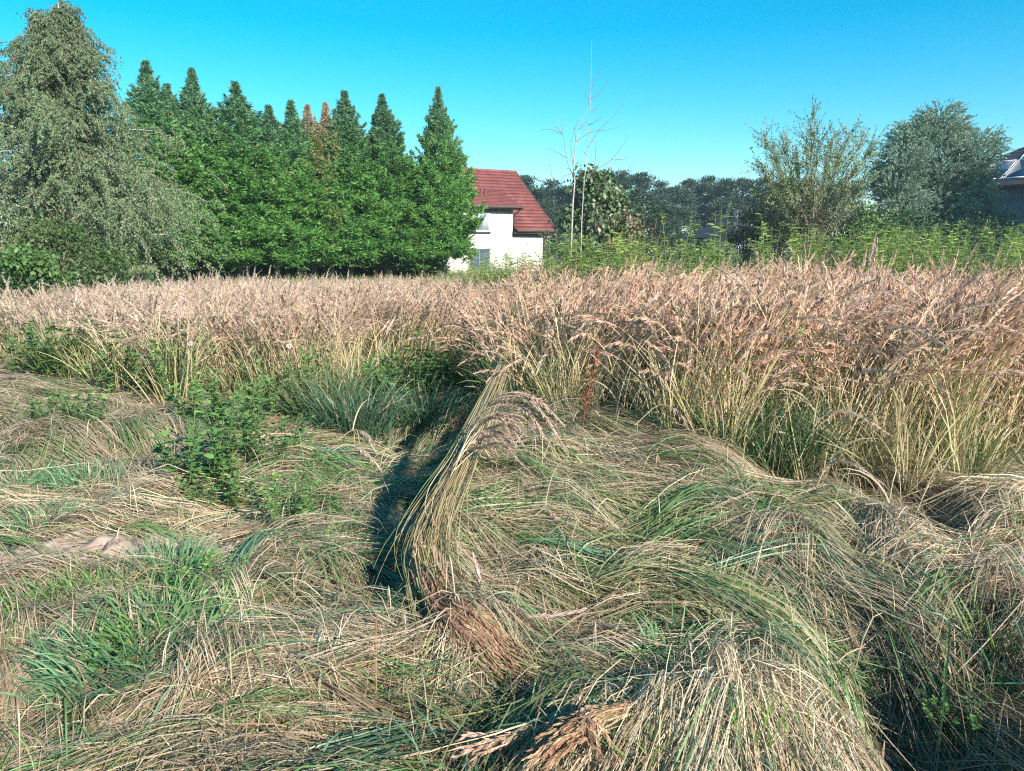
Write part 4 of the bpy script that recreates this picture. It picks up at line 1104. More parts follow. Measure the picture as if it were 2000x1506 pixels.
def lodged(nlock, per, nloose, seed):
    global RNG
    RNG = np.random.default_rng(seed)
    def places(n):
        # more blades per square metre close by, where each one shows
        u = RNG.uniform(0, 1, n)
        y = 1.7 * (12.5 / 1.7) ** (u ** 1.2)
        x = RNG.uniform(-1, 1, n) * (0.5 + y * .78)
        k = ~inside(FIELD, x, y - .15) | (RNG.uniform(0, 1, n) < .10)
        dx, dy = x - SOIL[0], y - SOIL[1] - .16 * (x - SOIL[0])
        k &= ~(((dx / 1.15) ** 2 + (dy / .27) ** 2 < 1) & (RNG.uniform(0, 1, n) < .93))
        for (tx, ty, tr) in TUFTS:
            c_ = gnd(tx, ty, .03)
            k &= ~(((x - c_[0]) ** 2 + (y - c_[1]) ** 2 < tr * tr) & (RNG.uniform(0, 1, n) < .62))
        return x[k], y[k]
    K = 6
    t = np.linspace(0, 1, K)[None]
    mb = MB()
    for loose in (False, True):
        x, y = places(nloose if loose else nlock)
        v = flow(x, y)
        k = RNG.uniform(0, 1, len(x)) < v[:, 4]
        x, y, v = x[k], y[k], v[k]
        # the combed locks: blades that share one path
        m = len(x)
        ang0 = np.arctan2(v[:, 1], v[:, 0]) + RNG.normal(0, .95 if loose else .17, m) + np.where(RNG.uniform(0, 1, m) < .12, RNG.normal(0, .9, m), 0)
        L0 = RNG.uniform(.08, .5, m) if loose else RNG.uniform(.45, 1.05, m)
        mdB = np.exp(-(((x - MB_C[0]) / .45) ** 2 + ((y - MB_C[1]) / .35) ** 2))
        short = np.maximum(mdB, .6 * S((-x - .5) / 1.2) * S((5 - y) / 1.5))
        L0 = L0 * (1 - .6 * short); ang0 = ang0 + RNG.normal(0, .7, m) * short
        curl0 = RNG.normal(0, .18, m)
        lay0 = RNG.uniform(0, 1, m) ** 1.2
        arch0 = np.where(RNG.uniform(0, 1, m) < .15, RNG.uniform(.03, .12, m), RNG.uniform(0, .03, m))
        wid0 = RNG.uniform(.014, .050, m) * (1 + .04 * y)
        grn0 = RNG.uniform(0, 1, m) < v[:, 2] ** 1.25 * 1.1 * (.30 + .85 * lay0) * (.6 if loose else 1)
        hue0 = RNG.beta(2.0, 1.7, m)
        gk0 = RNG.uniform(0, 1, m)
        pc = 1 if loose else per
        i = np.repeat(np.arange(m), pc); n = len(i)
        c = RNG.normal(0, 1, n) if not loose else np.zeros(n)
        L = L0[i] * RNG.uniform(.65, 1.1, n)
        ang = ang0[i] + c * .05 + RNG.normal(0, .07, n) + np.where(RNG.uniform(0, 1, n) < .07, RNG.normal(0, .6, n), 0)
        px = x[i] - np.sin(ang0[i]) * c * wid0[i] - np.cos(ang0[i]) * (L0[i] * .5 + RNG.normal(0, .05, n))
        py = y[i] + np.cos(ang0[i]) * c * wid0[i] - np.sin(ang0[i]) * (L0[i] * .5 + RNG.normal(0, .05, n))
        curl = curl0[i] + RNG.normal(0, .10, n)
        P = np.zeros((n, K, 3))
        for q in range(K):
            P[:, q, 0], P[:, q, 1] = px, py
            if q == 3: ang = ang + np.where(RNG.uniform(0, 1, n) < .12, RNG.normal(0, .7, n), 0)
            a_ = ang + curl * (q / K - .4)
            px = px + np.cos(a_) * L / (K - 1); py = py + np.sin(a_) * L / (K - 1)
        dome = np.exp(-.5 * (c / 1.1) ** 2)
        stray = np.where(RNG.uniform(0, 1, n) < (.16 if loose else .025), RNG.uniform(.03, .12, n), 0)
        arch = (arch0[i] * dome + stray + RNG.uniform(0, .02, n))[:, None]
        up = .003 + .085 * lay0[i] * (.55 + .45 * dome) + RNG.uniform(0, .02, n)
        P[:, :, 2] = G(P[:, :, 0], P[:, :, 1]) + up[:, None] * (.65 + .35 * np.sin(PI * (.1 + .8 * t))) + arch * np.sin(PI * t ** .8)
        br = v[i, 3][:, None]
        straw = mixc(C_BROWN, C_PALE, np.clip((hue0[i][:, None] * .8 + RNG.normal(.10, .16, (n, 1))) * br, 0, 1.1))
        straw = straw * (.45 + .55 * np.clip(br, 0, 1.05))  # paints the shade of the dark zones into the straw colour
        straw = np.where(RNG.uniform(0, 1, (n, 1)) < .12, straw * (1.0, .80, .70), straw)
        isg = grn0[i] ^ (RNG.uniform(0, 1, n) < .10)
        gk = gk0[i][:, None]
        gc = np.where(gk < .38, C_OLIVE, np.where(gk < .80, C_GREEN * 1.2, C_BLUE * 1.1)) * RNG.uniform(.65, 1.3, (n, 1))
        gc = gc * (.55 + .45 * np.clip(br, 0, 1))  # green blades darkened the same way, as painted shade
        gcol = mixc(gc[:, None, :], C_STRAW * .9, (S((t - .5) / .5) * RNG.uniform(0, .8, (n, 1)))[..., None])
        C = np.where(isg[:, None, None], gcol, straw[:, None, :] * np.ones((1, K, 1)))
        C = np.clip(C * (1 + RNG.normal(0, .10, (n, 1, 1))), .01, .9)
        w = np.where(isg, RNG.uniform(.0012, .0028, n), RNG.uniform(.0007, .0018, n)) * (1 + .05 * y[i])
        w = w[:, None] * np.array([.6, 1, 1, .95, .7, .15])[None]
        T0 = nrm(P[:, -1] - P[:, 0])
        ref = nrm(np.cross(T0, [0, 0, 1.0])) + RNG.normal(0, .6, (n, 3))
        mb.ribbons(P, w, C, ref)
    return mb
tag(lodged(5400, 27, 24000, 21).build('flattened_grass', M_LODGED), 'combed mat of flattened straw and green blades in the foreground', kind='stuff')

# ------------------------------------------------------------------ single reeds, sheaves and plants one can pick out
def spline(pts, n):
    pts = np.asarray(pts, float)
    if len(pts) == 2: return pts[0] + (pts[1] - pts[0]) * np.linspace(0, 1, n)[:, None]
    p = np.vstack([2 * pts[0] - pts[1], pts, 2 * pts[-1] - pts[-2]])
    t = np.linspace(0, len(pts) - 1 - 1e-6, n); i = t.astype(int); f = (t - i)[:, None]
    p0, p1, p2, p3 = p[i], p[i + 1], p[i + 2], p[i + 3]
    return .5 * (2 * p1 + (p2 - p0) * f + (2 * p0 - 5 * p1 + 4 * p2 - p3) * f ** 2 + (3 * p1 - p0 - 3 * p2 + p3) * f ** 3)

def reed(pts, label=None, head=.24, group=None, col=None, n=70, stemc=None, wid=.0032, name='reed_stalk', cat='reed', spread=.42, leaf=True, hl=.05):
    pts = np.asarray(pts, float); base = pts[0].copy()
    root = empty(name, base, 0, label, cat, group)
    p = spline(pts - base, 26)
    L = np.concatenate([[0], np.cumsum(np.linalg.norm(np.diff(p, axis=0), axis=1))])
    s = MB(); s.tube(p, np.linspace(wid, wid * .4, 26), 4, c=C_STRAW * .9 if stemc is None else stemc); s.build('stem', M_STEM, root)
    hp = np.stack([np.interp(np.linspace(max(0, L[-1] - head), L[-1], 12), L, p[:, k]) for k in range(3)], 1)
    h = MB(); panicles(h, hp[None], int(n * 2.2), hl * .62, .0026, (C_HEAD if col is None else np.asarray(col))[None], spread); h.build('seed_head', M_HEAD, root)
    if leaf:
        q = p[8]; lf = MB()
        LP = arcs(np.array([q]), np.array([RNG.uniform(0, 6.28)]), np.array([.35]), np.array([.4]), np.array([1.4]), 1.3, 7)
        lf.ribbons(LP, np.array([.003, .0045, .0045, .004, .003, .0018, .0004])[None], (C_STRAW * .8)[None, None, :], RNG.normal(size=(1, 3))); lf.build('leaf', M_GRASS, root)
    return root

def sheaf(pts, n, rad, label, head, hfrac=1.0, col=None, seed=1, cat='sheaf', heads=60, fan=0.3, skew=0.0, lift=.01, name='reed_sheaf', width=.003):
    """many stalks leaning together along one curve; fan = how far the ends spread"""
    global RNG
    RNG = np.random.default_rng(seed)
    pts = np.asarray(pts, float); base = pts[0].copy()
    root = empty(name, base, 0, label, cat)
    K = 16
    full = spline(pts - base, 60)
    st = MB(); hd = MB()
    a0 = .35 * RNG.uniform(0, 1, n) ** 2.2; a1 = RNG.uniform(.62, 1.0, n)
    P = np.zeros((n, K, 3))
    for k in range(K):
        f = (a0 + (a1 - a0) * k / (K - 1)) * 59
        i = np.clip(f.astype(int), 0, 58); fr = (f - i)[:, None]
        P[:, k] = full[i] * (1 - fr) + full[i + 1] * fr
    off = RNG.normal(0, rad, (n, 3)); off[:, 2] *= .6
    off[:, 0] += np.where(RNG.uniform(0, 1, n) < .55, RNG.exponential(max(skew, 1e-6), n), 0) * (skew > 0)
    off2 = off + RNG.normal(0, rad * fan, (n, 3))
    fr_ = (RNG.uniform(0, 1, (n, 1)) < .24) * (skew > 0)
    off2 = off2 + fr_ * RNG.normal(0, .12, (n, 3)) * [1, 1, .7]
    tt = np.linspace(0, 1, K)[None, :, None]
    P = P + off[:, None, :] * (1 - tt) + off2[:, None, :] * tt
    wob = RNG.normal(0, 1, (n, K, 3)); wob[:, 1:-1] = (wob[:, :-2] + wob[:, 1:-1] * 2 + wob[:, 2:]) / 4
    P = P + wob * rad * .42
    gz = G(P[:, :, 0] + base[0], P[:, :, 1] + base[1]) - base[2]
    P[:, :, 2] = np.maximum(P[:, :, 2], gz + lift + off[:, 2][:, None] * (lift > .02))
    C = mixc(C_BROWN, C_PALE, RNG.beta(1.2, 1.8, (n, 1)) * .9) * (1, .94, .84)
    C = np.where(RNG.uniform(0, 1, (n, 1)) < .3, C_OLIVE, C)
    st.ribbons(P, np.linspace(width, width * .5, K)[None], np.repeat(C[:, None, :], K, 1), RNG.normal(size=(n, 3)))
    st.build('stalks', M_STEM, root)
    nh = int(n * hfrac); HP = P[:nh]
    L = np.linalg.norm(HP[:, -1] - HP[:, 0], axis=1)
    fr = np.clip(1 - head / np.maximum(L, .2), 0, .95)
    ts = fr[:, None] + (1 - fr[:, None]) * np.linspace(0, 1, 8)[None]
    hp, _ = along(HP, ts)
    panicles(hd, hp, heads, .026, .0022, var(C_HEAD * (.95, .85, .75) if col is None else np.asarray(col), nh, .15, .05), .35)
    hd.build('seed_heads', M_HEAD, root)
    return root

def gp(px, py, h): return gnd(px, py, h)

# the folded edge of the mat: stalks leaning over towards the camera
sheaf([at(1005, 600, 7.6), gp(980, 700, .74), gp(928, 825, .60), gp(880, 930, .50), gp(842, 1010, .42), gp(824, 1085, .33), gp(842, 1150, .28), gp(880, 1220, .20), gp(935, 1280, .15)],
      420, .013, 'long leaning sheaf of straw stalks along the edge of the dark trodden hollow', .20, .22, seed=31, fan=1.9, skew=.022, width=.0021)
sheaf([gp(824, 1070, .40), gp(845, 1145, .32), gp(885, 1215, .25), gp(940, 1275, .18), gp(1015, 1338, .10)],
      330, .020, 'dense brown bundle of seed heads hanging down to the straw', .42, 1.0, (.46, .28, .185), seed=32, heads=120, lift=.13, fan=1.0, name='seed_head_bundle', cat='seed heads')
# heads arching over to the right from the top of the sheaf
arch = [((905, 860), (955, 788), (1040, 782), (1118, 885)), ((900, 880), (945, 805), (1015, 795), (1075, 860)), ((895, 890), (940, 820), (1000, 812), (1045, 838)), ((905, 870), (970, 782), (1030, 772), (1065, 805)),
        ((890, 900), (930, 850), (985, 845), (1005, 870)), ((885, 910), (925, 865), (965, 850), (1005, 862)), ((890, 905), (930, 835), (975, 815), (1000, 855)), ((900, 880), (960, 800), (1050, 805), (1090, 850)),
        ((880, 930), (910, 880), (950, 872), (1000, 868)), ((885, 920), (925, 880), (980, 868), (1015, 905)), ((910, 850), (975, 775), (1045, 775), (1100, 830)), ((895, 895), (950, 820), (990, 812), (1030, 850)),
        ((900, 875), (955, 795), (1010, 780), (1055, 790)), ((890, 900), (940, 845), (990, 830), (1020, 870))]
for i, a in enumerate(arch):
    h0, h1 = .60, .72
    jit = RNG.normal(0, 4, (4, 2))
    pts = [gp(a[0][0], a[0][1], .56), at(a[1][0] + jit[1, 0], a[1][1], 3.95), at(a[2][0] + jit[2, 0], a[2][1], 3.85), at(a[3][0] + jit[3, 0], a[3][1] + jit[3, 1], 3.75)]
    reed(pts, 'drooping pinkish seed head arching to the right from the top of the leaning sheaf', .34, 'seed heads arching off the leaning sheaf', (.62, .44, .34), 150, spread=.5, leaf=False, hl=.045)

# other heads one can point to:  label, four points as (px, py, depth)
solo = [('single pale seed head hanging over the dark straw right of the brown bundle', [(1005, 1150, 3.0), (1010, 1180, 2.9), (1030, 1215, 2.82), (1050, 1285, 2.72)], .22),
        ('slender seed head hanging in the middle of the flattened mat', [(1040, 1010, 3.6), (1065, 995, 3.6), (1090, 1020, 3.55), (1112, 1075, 3.5)], .25),
        ('upright buff seed head in front of the folded mat edge', [(945, 1200, 2.9), (940, 1150, 2.95), (930, 1110, 3.0), (925, 1085, 3.02)], .28),
        ('pink seed head drooping over the green blades on the right', [(1500, 1010, 3.6), (1530, 1015, 3.55), (1575, 1055, 3.45), (1620, 1115, 3.35)], .30),
        ('long brown seed head leaning beside the hole on the right', [(1680, 970, 3.6), (1720, 985, 3.5), (1765, 1050, 3.3), (1815, 1165, 3.1)], .42),
        ('second brown seed head closest to the hole on the right', [(1690, 985, 3.65), (1740, 985, 3.6), (1775, 1020, 3.5), (1795, 1090, 3.4)], .34),
        ('seed head lying flat on the straw below the mat', [(975, 1205, 2.85), (1040, 1205, 2.85), (1090, 1200, 2.85), (1140, 1190, 2.86)], .26),
        ('tallest seed plume rising over the goldenrod on the right', [(1690, 800, 6.5), (1690, 620, 6.6), (1697, 520, 6.6), (1712, 455, 6.6)], .30),
        ('broad pale plume standing right of the middle of the field', [(1525, 800, 6.0), (1530, 650, 6.0), (1535, 580, 6.0), (1538, 515, 6.0)], .36),
        ('plume leaning right from the tall plume on the right', [(1700, 800, 6.2), (1705, 620, 6.2), (1730, 540, 6.2), (1770, 560, 6.1)], .34),
        ('arching plume over the dark green tuft on the right', [(1560, 900, 4.6), (1600, 820, 4.6), (1660, 805, 4.5), (1740, 850, 4.4)], .42),
        ('low arching plume in front of the dark green tuft', [(1590, 960, 4.2), (1620, 905, 4.2), (1665, 905, 4.1), (1725, 945, 4.0)], .40),
        ('pale plume arching over the green grass near the middle', [(1420, 830, 5.0), (1480, 770, 5.0), (1550, 748, 5.0), (1610, 762, 5.0)], .40),
        ('thin plume bent low left of the green grass', [(1240, 830, 4.9), (1290, 790, 4.9), (1330, 812, 4.8), (1345, 840, 4.8)], .22),
        ('dark plume slanting to the upper right in the middle field', [(1170, 780, 5.6), (1230, 660, 5.6), (1290, 650, 5.6), (1340, 655, 5.6)], .34),
        ('bent plume in the shaded hollow left of the sheaf', [(660, 860, 5.2), (690, 840, 5.2), (715, 850, 5.1), (735, 885, 5.0)], .26),
        ('second bent plume low in the shaded hollow', [(650, 880, 5.0), (680, 868, 5.0), (720, 890, 4.95), (745, 920, 4.9)], .26),
        ('purplish plume leaning left in the right field', [(1540, 800, 5.6), (1520, 700, 5.6), (1490, 660, 5.6), (1470, 640, 5.6)], .30)]
for lab, pts, hl in solo:
    reed([at(*p) for p in pts], lab, hl, None, None, 100, spread=.5)
# bundle at the bottom edge
sheaf([gp(1330, 1370, .20), gp(1190, 1395, .28), gp(1090, 1440, .26), gp(1020, 1520, .20)], 40, .014, 'brown bundle of seed heads reaching out of the bottom edge', .30, 1.0, (.46, .28, .18), seed=33, heads=130, lift=.09, fan=1.5, name='seed_head_bundle', cat='seed heads')
sheaf([gp(1240, 1370, .24), gp(1150, 1395, .30), gp(1155, 1430, .27), gp(1180, 1520, .18)], 18, .012, 'short bundle of seed heads hanging straight down at the bottom edge', .26, 1.0, (.46, .30, .2), seed=34, heads=130, lift=.10, fan=1.5, name='seed_head_bundle', cat='seed heads')
sheaf([gp(1260, 1330, .22), gp(1000, 1440, .20), gp(850, 1490, .16)], 14, .012, 'thin pale bundle of stalks lying across the bottom edge', .25, .7, None, seed=35, heads=60, lift=.09, fan=1.5, name='stalk_bundle', cat='stalks')
sheaf([gp(1330, 1290, .18), gp(1000, 1370, .14), gp(600, 1450, .12)], 5, .01, 'few long straw stalks lying across the front of the mat', .1, .0 + .2, None, seed=36, heads=30, lift=.10, fan=1.0, name='stalk_bundle', cat='stalks')

# drooping reeds along the near edge of the standing grass
def edge_reeds():
    global RNG
    RNG = np.random.default_rng(41)
    protos = []
    for i in range(8):
        L = RNG.uniform(1.25, 1.5)
        p = arcs(np.zeros((1, 3)), np.array([RNG.normal(0, .2)]), np.array([L]), np.array([RNG.uniform(.05, .25)]), np.array([RNG.uniform(.9, 2.6)]), 2.6, 9)[0]
        protos.append(remember(reed(p, None, RNG.uniform(.26, .36), None, C_HEAD * RNG.uniform(.85, 1.12), 90, spread=.5)))
    lab = 'drooping reed stalk with feathery buff head at the near edge of the standing grass'
    grp = 'drooping reeds along the edge of the standing grass'
    spots = []
    while len(spots) < 170:
        x = RNG.uniform(-4.5, 4.5) if RNG.uniform() < .3 else RNG.uniform(-.2, 4.3)
        y = RNG.uniform(4.6, 9.5)
        if -1.4 < x < .15 and y < 9: continue
        if inside(FIELD, np.array([x]), np.array([y]))[0] and not inside(FIELD, np.array([x]), np.array([y - RNG.uniform(.3, 2.2)]))[0]:
            spots.append((x, y))
    def zone(x):
        if x < -2.4: return 'left of the dark hollow'
        if x < -.1: return 'behind the dark hollow'
        if x < 1.2: return 'around the rust-red dock stalk'
        if x < 2.6: return 'behind the dark green tufts'
        return 'above the pale straw on the right'
    for i, (x, y) in enumerate(spots):
        lab = 'drooping reed stalk with feathery buff head, standing ' + zone(x)
        zb = min(float(G(x, y)), .12)
        s = ((1.34 if x > 0 else 1.0) - zb) / 1.22 * RNG.uniform(.82, 1.1)
        rz = RNG.normal(-.2, .9)
        if i < 8:
            o = protos[i]; tag(o, lab, 'reed', grp); o.location = (x, y, zb); o.rotation_euler = (0, 0, rz); o.scale = (s, s, s)
        else: copy_tree(protos[i % 8], (x, y, zb), rz, s, lab, 'reed', grp)
edge_reeds()

# leafy herbs
def make_herb(name, seed, stems, H, leaf, lw, cols, per=26, spread=.12, lean=.35, up=.6, droop=.4, tipbend=.5, stemc=(.12, .16, .05)):
    global RNG
    RNG = np.random.default_rng(seed)
    root = empty(name)
    a = RNG.uniform(0, 6.28, stems); r = spread * RNG.uniform(0, 1, stems) ** .5
    base = np.stack([r * np.cos(a), r * np.sin(a), np.zeros(stems) - .03], 1)
    P = arcs(base, a + RNG.normal(0, .5, stems), H * RNG.uniform(.65, 1.1, stems), RNG.uniform(.0, lean, stems), RNG.uniform(.0, tipbend, stems), 2.0, 9)
    s = MB()
    for p in P: s.tube(p, np.linspace(.005, .002, 9), 4, c=stemc)
    s.build('stem', M_STEM, root)
    t = np.sort(RNG.uniform(.08, 1, (stems, per)), 1)
    pos, T = along(P, t)
    pos = pos.reshape(-1, 3); T = T.reshape(-1, 3); tt = t.reshape(-1)
    az = np.tile(np.arange(per) * 2.4, stems) + RNG.normal(0, .4, len(pos))
    hor = np.stack([np.cos(az), np.sin(az), np.zeros(len(pos))], 1)
    d = hor + T * up; d[:, 2] -= droop * (1 - tt)
    L = leaf * (1.15 - .5 * tt) * RNG.uniform(.7, 1.2, len(pos))
    # each leaf: two bent halves
    c = mixc(cols[0], cols[1], np.clip(tt[:, None] * .7 + RNG.normal(.15, .25, (len(pos), 1)), 0, 1))
    LP = np.stack([pos, pos + nrm(d) * L[:, None] * .5, pos + nrm(d) * L[:, None] - np.array([0, 0, 1]) * (L * .22)[:, None]], 1)
    m = MB()
    mid = np.stack([pos, pos + nrm(d) * L[:, None] * .3, pos + nrm(d) * L[:, None] * .68 - np.array([0, 0, .06]) * L[:, None], LP[:, 2]], 1)
    m.ribbons(mid, lw * np.array([.25, 1.0, .8, .06])[None], np.repeat(var(c, len(pos), .15, .05)[:, None, :], 4, 1), np.cross(d, [0, 0, 1.0]) + RNG.normal(0, .25, d.shape))
    m.build('foliage', M_LEAF, root)
    return remember(root)

GREEN1 = ((.07, .16, .045), (.17, .30, .08)); GREEN2 = ((.09, .19, .06), (.21, .35, .10))
herbs = [make_herb('leafy_herb', 501, 16, .5, .09, .016, GREEN1, 26, .16), make_herb('leafy_herb', 502, 12, .55, .08, .012, GREEN2, 30, .13), make_herb('leafy_herb', 503, 20, .42, .07, .014, GREEN1, 22, .2, .5)]
# (px, py foot, h, proto, scale, label)
herb_spots = [(400, 975, 0, 0, 1.15, 'dark leafy clump at the left foot of the arched green mat'), (455, 905, .1, 1, 1.1, 'leafy plant behind the dark clump beside the arched mat'), (540, 900, .15, 2, 1.0, 'low leafy plant on top of the arched green mat'),
              (425, 1000, 0, 2, .8, 'fine-leaved plant in front of the dark clump'), (565, 1040, .02, 1, .72, 'small sprig plant on the flattened straw in the middle left'), (620, 1020, .02, 2, .55, 'tiny leafy plant right of the small sprig'),
              (430, 1215, .02, 1, .5, 'bright yellow-green herb above the big grass tuft'), (372, 1200, .02, 0, .42, 'green herb left of the bright yellow-green herb'), (165, 860, .1, 0, .8, 'green plant in the draped straw tuft on the left'), (110, 870, .05, 2, .8, 'bluish leafy plant left of the draped tuft'),
              (360, 800, 0, 1, 1.25, 'tall green herb at the foot of the standing grass on the left'), (400, 860, 0, 0, 1.1, 'bushy herb in front of the tall green herb'), (480, 850, .05, 1, 1.1, 'pale green herb left of the white fluff'),
              (570, 818, 0, 1, 1.35, 'tall thistle-like plant beside the white fluff'), (750, 800, 0, 0, 1.2, 'bright green herb at the left of the shaded hollow'), (800, 790, 0, 2, 1.5, 'low green herb in the back of the hollow'), (860, 760, 0, 0, 1.5, 'dark green leafy clump at the back of the hollow'),
              (910, 740, 0, 2, 1.5, 'leafy clump at the back right of the hollow'), (130, 752, 0, 0, 1.7, 'green herb clump at the left end of the standing grass'), (185, 748, 0, 1, 1.5, 'taller green herb beside the left end clump'), (80, 742, 0, 2, 1.5, 'leftmost leafy herb before the standing grass'), (250, 775, 0, 2, 1.5, 'grey-green herb between the left clumps'),
              (310, 785, 0, 1, 1.5, 'green herb among the reeds left of the tall herb'), (230, 1350, .03, 0, .40, 'broad-leaved weed at the lower left of the big tuft'), (1860, 1400, 0, 2, .4, 'small dark weed in the rut at the bottom right'), (1370, 660, .9, 0, .9, 'dark green plant showing among the reed heads')]
hu = set()
for (px, py, h, k, s, lab) in herb_spots:
    p = gnd(px, py, h)
    if h > .5: p = at(px, 830, 5.6)
    loc = P3(p[0], p[1]); rz = px * .7
    if k not in hu:
        hu.add(k); o = herbs[k]; o.location = loc; o.rotation_euler = (0, 0, rz); o.scale = (s, s, s); tag(o, lab, 'plant', 'green herbs around the trodden ground')
    else: copy_tree(herbs[k], loc, rz, s, lab, 'plant', 'green herbs around the trodden ground')

# dock-like broad leaves
def rosette(px, py, s, lab):
    p = gnd(px, py, .03)
    root = empty('dock_plant', P3(p[0], p[1]), px, lab, 'plant')
    for k in range(6):
        m = MB(); a = k * 1.05 + RNG.normal(0, .2)
        n = 7; t = np.linspace(0, 1, n)
        pth = arcs(np.zeros((1, 3)), np.array([a]), np.array([.17 * s * RNG.uniform(.8, 1.2)]), np.array([.7]), np.array([1.0]), 1.2, n)
        m.ribbons(pth, .030 * s * np.array([.12, .5, .9, 1, .9, .6, .05])[None], np.array([[[.10, .20, .05]]]) * RNG.uniform(.85, 1.3), np.array([[-math.sin(a), math.cos(a), RNG.normal(0, .2)]]))
        m.build('leaf', M_LEAF, root)
rosette(325, 1400, 1.0, 'broad-leaved dock below the big grass tuft'); rosette(205, 1435, 1.1, 'larger broad-leaved dock at the lower left edge of the tuft'); rosette(400, 1355, .8, 'small pale dock right of the big grass tuft')

# grass tufts
def tuft(px, py, h, H, n, spread, cols, lab, seed, bend=1.1, w=.0035, dry=.12):
    p = gnd(px, py, h)
    mb = blade_tuft(seed, n, H, cols, spread, bend, w, dry)
    o = mb.build('grass_tuft', M_GRASS); o.location = P3(p[0], p[1])
    return tag(o, lab, 'grass tuft', 'green grass tufts in the flattened straw')
BG = ((.09, .20, .09), (.20, .36, .17)); YG = ((.14, .24, .05), (.26, .36, .09)); DG = ((.04, .10, .04), (.09, .18, .07))
tuft(275, 1300, .08, .24, 760, .30, BG, 'big blue-green grass tuft at the lower left', 601, 1.2)
tuft(330, 1255, .08, .24, 260, .18, GREEN2, 'fresh green tuft growing at the top of the big tuft', 602, 1.0)
tuft(200, 1350, .05, .24, 260, .2, BG, 'spreading tuft at the foot of the big tuft', 603, 1.4)
tuft(200, 1175, .03, .20, 420, .24, GREEN2, 'short green tuft below the bare soil', 604, 1.2)
tuft(330, 1125, .03, .24, 380, .18, BG, 'bluish tuft right of the bare soil', 605, 1.0)
tuft(110, 1190, .03, .18, 360, .22, GREEN2, 'low tuft at the left below the bare soil', 606, 1.3)
tuft(90, 1025, .03, .24, 400, .18, BG, 'blue-green tuft above the bare soil', 607, 1.1)
tuft(30, 960, .03, .22, 420, .3, BG, 'patchy tuft at the left edge', 608, 1.3)
tuft(180, 955, .03, .18, 420, .25, BG, 'thin bluish tuft in the pale straw on the left', 609, 1.3)
tuft(1465, 1400, .28, .22, 70, .05, YG, 'bright upright blades on the pale straw mound', 610, .3, .003, 0)
tuft(1560, 1440, .2, .18, 30, .05, YG, 'few yellow-green blades right of the bright upright blades', 611, .4, .0025, 0)
tuft(1250, 1490, .1, .18, 120, .10, YG, 'bright grass at the bottom edge beside the seed heads', 612, .6, .003, .1)
tuft(1945, 1310, .02, .26, 60, .10, YG, 'upright green blades at the right edge', 613, .35, .003, .1)
tuft(1980, 1075, .1, .22, 40, .06, DG, 'dark upright blades at the right edge above the others', 614, .3, .003, .1)
tuft(1500, 940, .12, .75, 420, .18, DG, 'large dark green tuft in front of the standing grass', 615, .9, .0045)
tuft(1420, 900, .2, .65, 320, .22, ((.06, .15, .06), (.13, .24, .09)), 'green tuft left of the large dark tuft', 616, 1.0, .004)
tuft(1660, 930, .15, .62, 420, .16, ((.20, .20, .08), (.34, .29, .13)), 'domed olive tuft right of the large dark tuft', 617, 1.7, .0035, .4)
tuft(700, 850, 0, .62, 380, .28, ((.05, .12, .06), (.10, .18, .09)), 'dark green tuft at the left side of the hollow', 618, 1.0, .0045)
tuft(640, 820, 0, .65, 300, .28, ((.08, .14, .06), (.20, .22, .09)), 'tall green tuft under the reeds left of the hollow', 619, .8, .0045)
tuft(830, 830, 0, .55, 360, .35, ((.04, .10, .05), (.09, .16, .07)), 'shaded tuft in the middle of the hollow', 620, 1.3, .0045)
tuft(1320, 1290, .12, .28, 100, .12, BG, 'green tuft at the left of the pale straw mound', 621, .8)
tuft(1890, 1360, 0, .2, 160, .2, DG, 'dark grass in the rut at the bottom right', 622, 1.0)

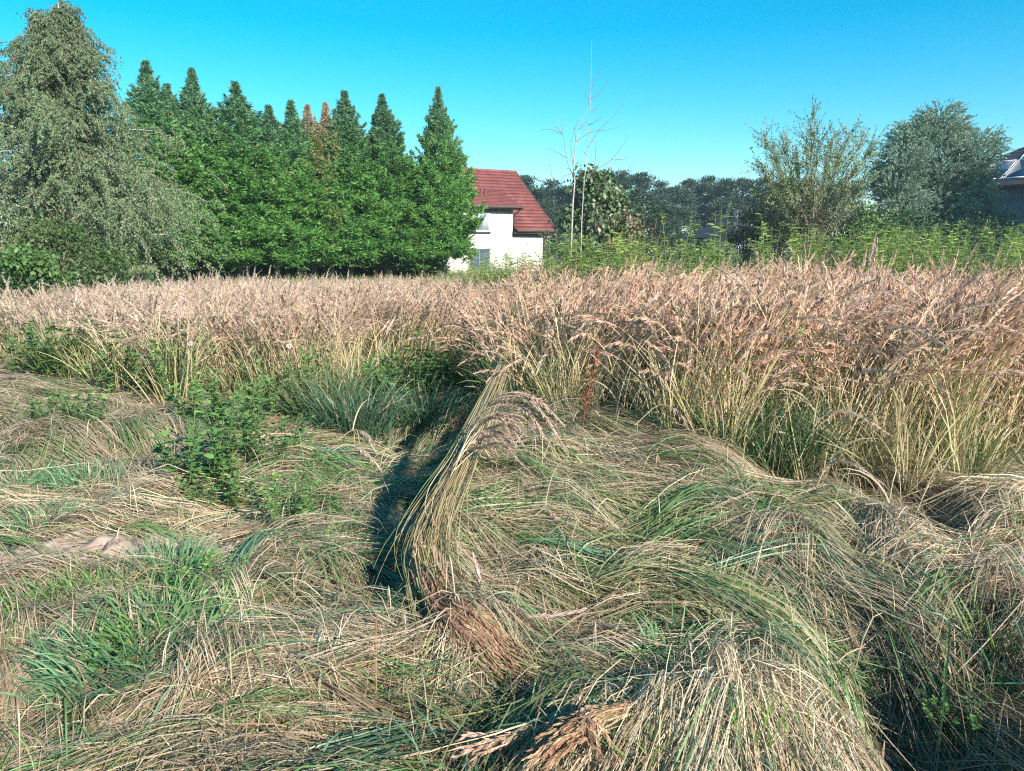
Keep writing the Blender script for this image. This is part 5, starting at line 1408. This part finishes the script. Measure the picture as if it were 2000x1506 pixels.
# rusty dock stalk and thistle fluff
def rusty():
    b = P3(*gnd(1137, 800, .5)[:2]); b = np.array([at(1137, 800, 5.0)[0], 5.0, float(G(.46, 5.0))])
    root = empty('dock_stalk', b, 0, 'rust-red dock seed stalk in the right block of reeds', 'plant')
    p = arcs(np.zeros((1, 3)), np.array([.3]), np.array([.62]), np.array([.05]), np.array([.25]), 1, 9)[0]
    s = MB(); s.tube(p, .004, 5, c=(.22, .08, .04)); s.build('stem', M_STEM, root)
    h = MB(); panicles(h, p[None, 2:], 90, .05, .005, np.array([[.30, .12, .065]]), 1.7, 0); h.build('seed_head', M_HEAD, root)
rusty()
def fluff():
    global RNG
    RNG = np.random.default_rng(71)
    pr = None
    lab = 'white thistle fluff head beside the tall thistle-like plant'; grp = 'thistle fluff'
    for i, (px, py) in enumerate([(577, 783), (590, 790), (592, 800), (583, 778), (545, 787), (565, 676), (596, 772), (372, 672)]):
        p = at(px, py, 7.6)
        if pr is None:
            pr = empty('thistle_head', p, 0, lab, 'seed fluff', grp)
            m = MB(); n = 70; d = nrm(RNG.normal(size=(n, 3)) + [0, 0, .4]); m.leaves(np.zeros((n, 3)), d, .035, .004, (.80, .76, .70)); m.build('fluff', M_HEAD, pr)
            s = MB(); s.tube([[0, 0, 0], [.01, 0, -.3], [.02, .01, p[2] * -1 + .02]], .003, 4, c=(.16, .17, .07)); s.build('stem', M_STEM, pr)
            remember(pr)
        else: copy_tree(pr, p, i, 1.0, lab, 'seed fluff', grp)
fluff()

# goldenrod band behind the reeds
gr = [make_herb('goldenrod', 701 + i, 4, 1.75, .17, .013, ((.13, .25, .05), (.34, .45, .10)), 64, .16, .16, .35, .25, .9 if i < 3 else .3, (.20, .24, .07)) for i in range(5)]
def goldenrods():
    global RNG
    RNG = np.random.default_rng(72)
    grp = 'goldenrod plants behind the reeds'
    lab = 'yellow-green goldenrod plant in the band behind the reeds'
    sp = [(1411, 8.9, 445, 'tall goldenrod standing in front of the dark cabin roof', 4), (1330, 8.8, 452, 'fern-like goldenrod left of the dark cabin', 3), (1310, 9.0, 458, 'goldenrod just left of the fern-like one', 3)]
    for px, Y, top, lb, k in sp:
        t = at(px, top, Y); s = (t[2] - float(G(t[0], Y))) / 1.62
        o = copy_tree(gr[k], P3(t[0], Y), px, s, lb, 'goldenrod', grp)
    used_ = set()
    for i in range(285):
        if i < 215:
            px = RNG.uniform(1060, 2080); Y = RNG.uniform(10.6, 14.0); top = RNG.normal(469, 8) + (12 if px < 1340 else 0)
            if px > 1720: top -= 2
        else:
            px = RNG.uniform(895, 1075); Y = RNG.uniform(15, 19); top = RNG.normal(522, 9) - (px - 900) * .12
        if 1335 < px < 1485: top += 26
        t = at(px, top, Y); s = (t[2] - float(G(t[0], Y))) / 1.62
        lab = 'yellow-green goldenrod behind the reeds, ' + ('in front of the cream house' if px < 1078 else 'below the large-leaved bush' if px < 1260 else 'in front of the far wood' if px < 1340
              else 'in front of the dark cabin' if px < 1485 else 'below the wispy shrub' if px < 1700 else 'below the round willow' if px < 1950 else 'in front of the solar-panel house')
        k = i % 5
        if k not in used_:
            used_.add(k); o = gr[k]; o.location = P3(t[0], Y); o.scale = (s, s, s); tag(o, lab, 'goldenrod', grp)
        else: copy_tree(gr[k], P3(t[0], Y), RNG.uniform(0, 6.28), s, lab, 'goldenrod', grp)
goldenrods()
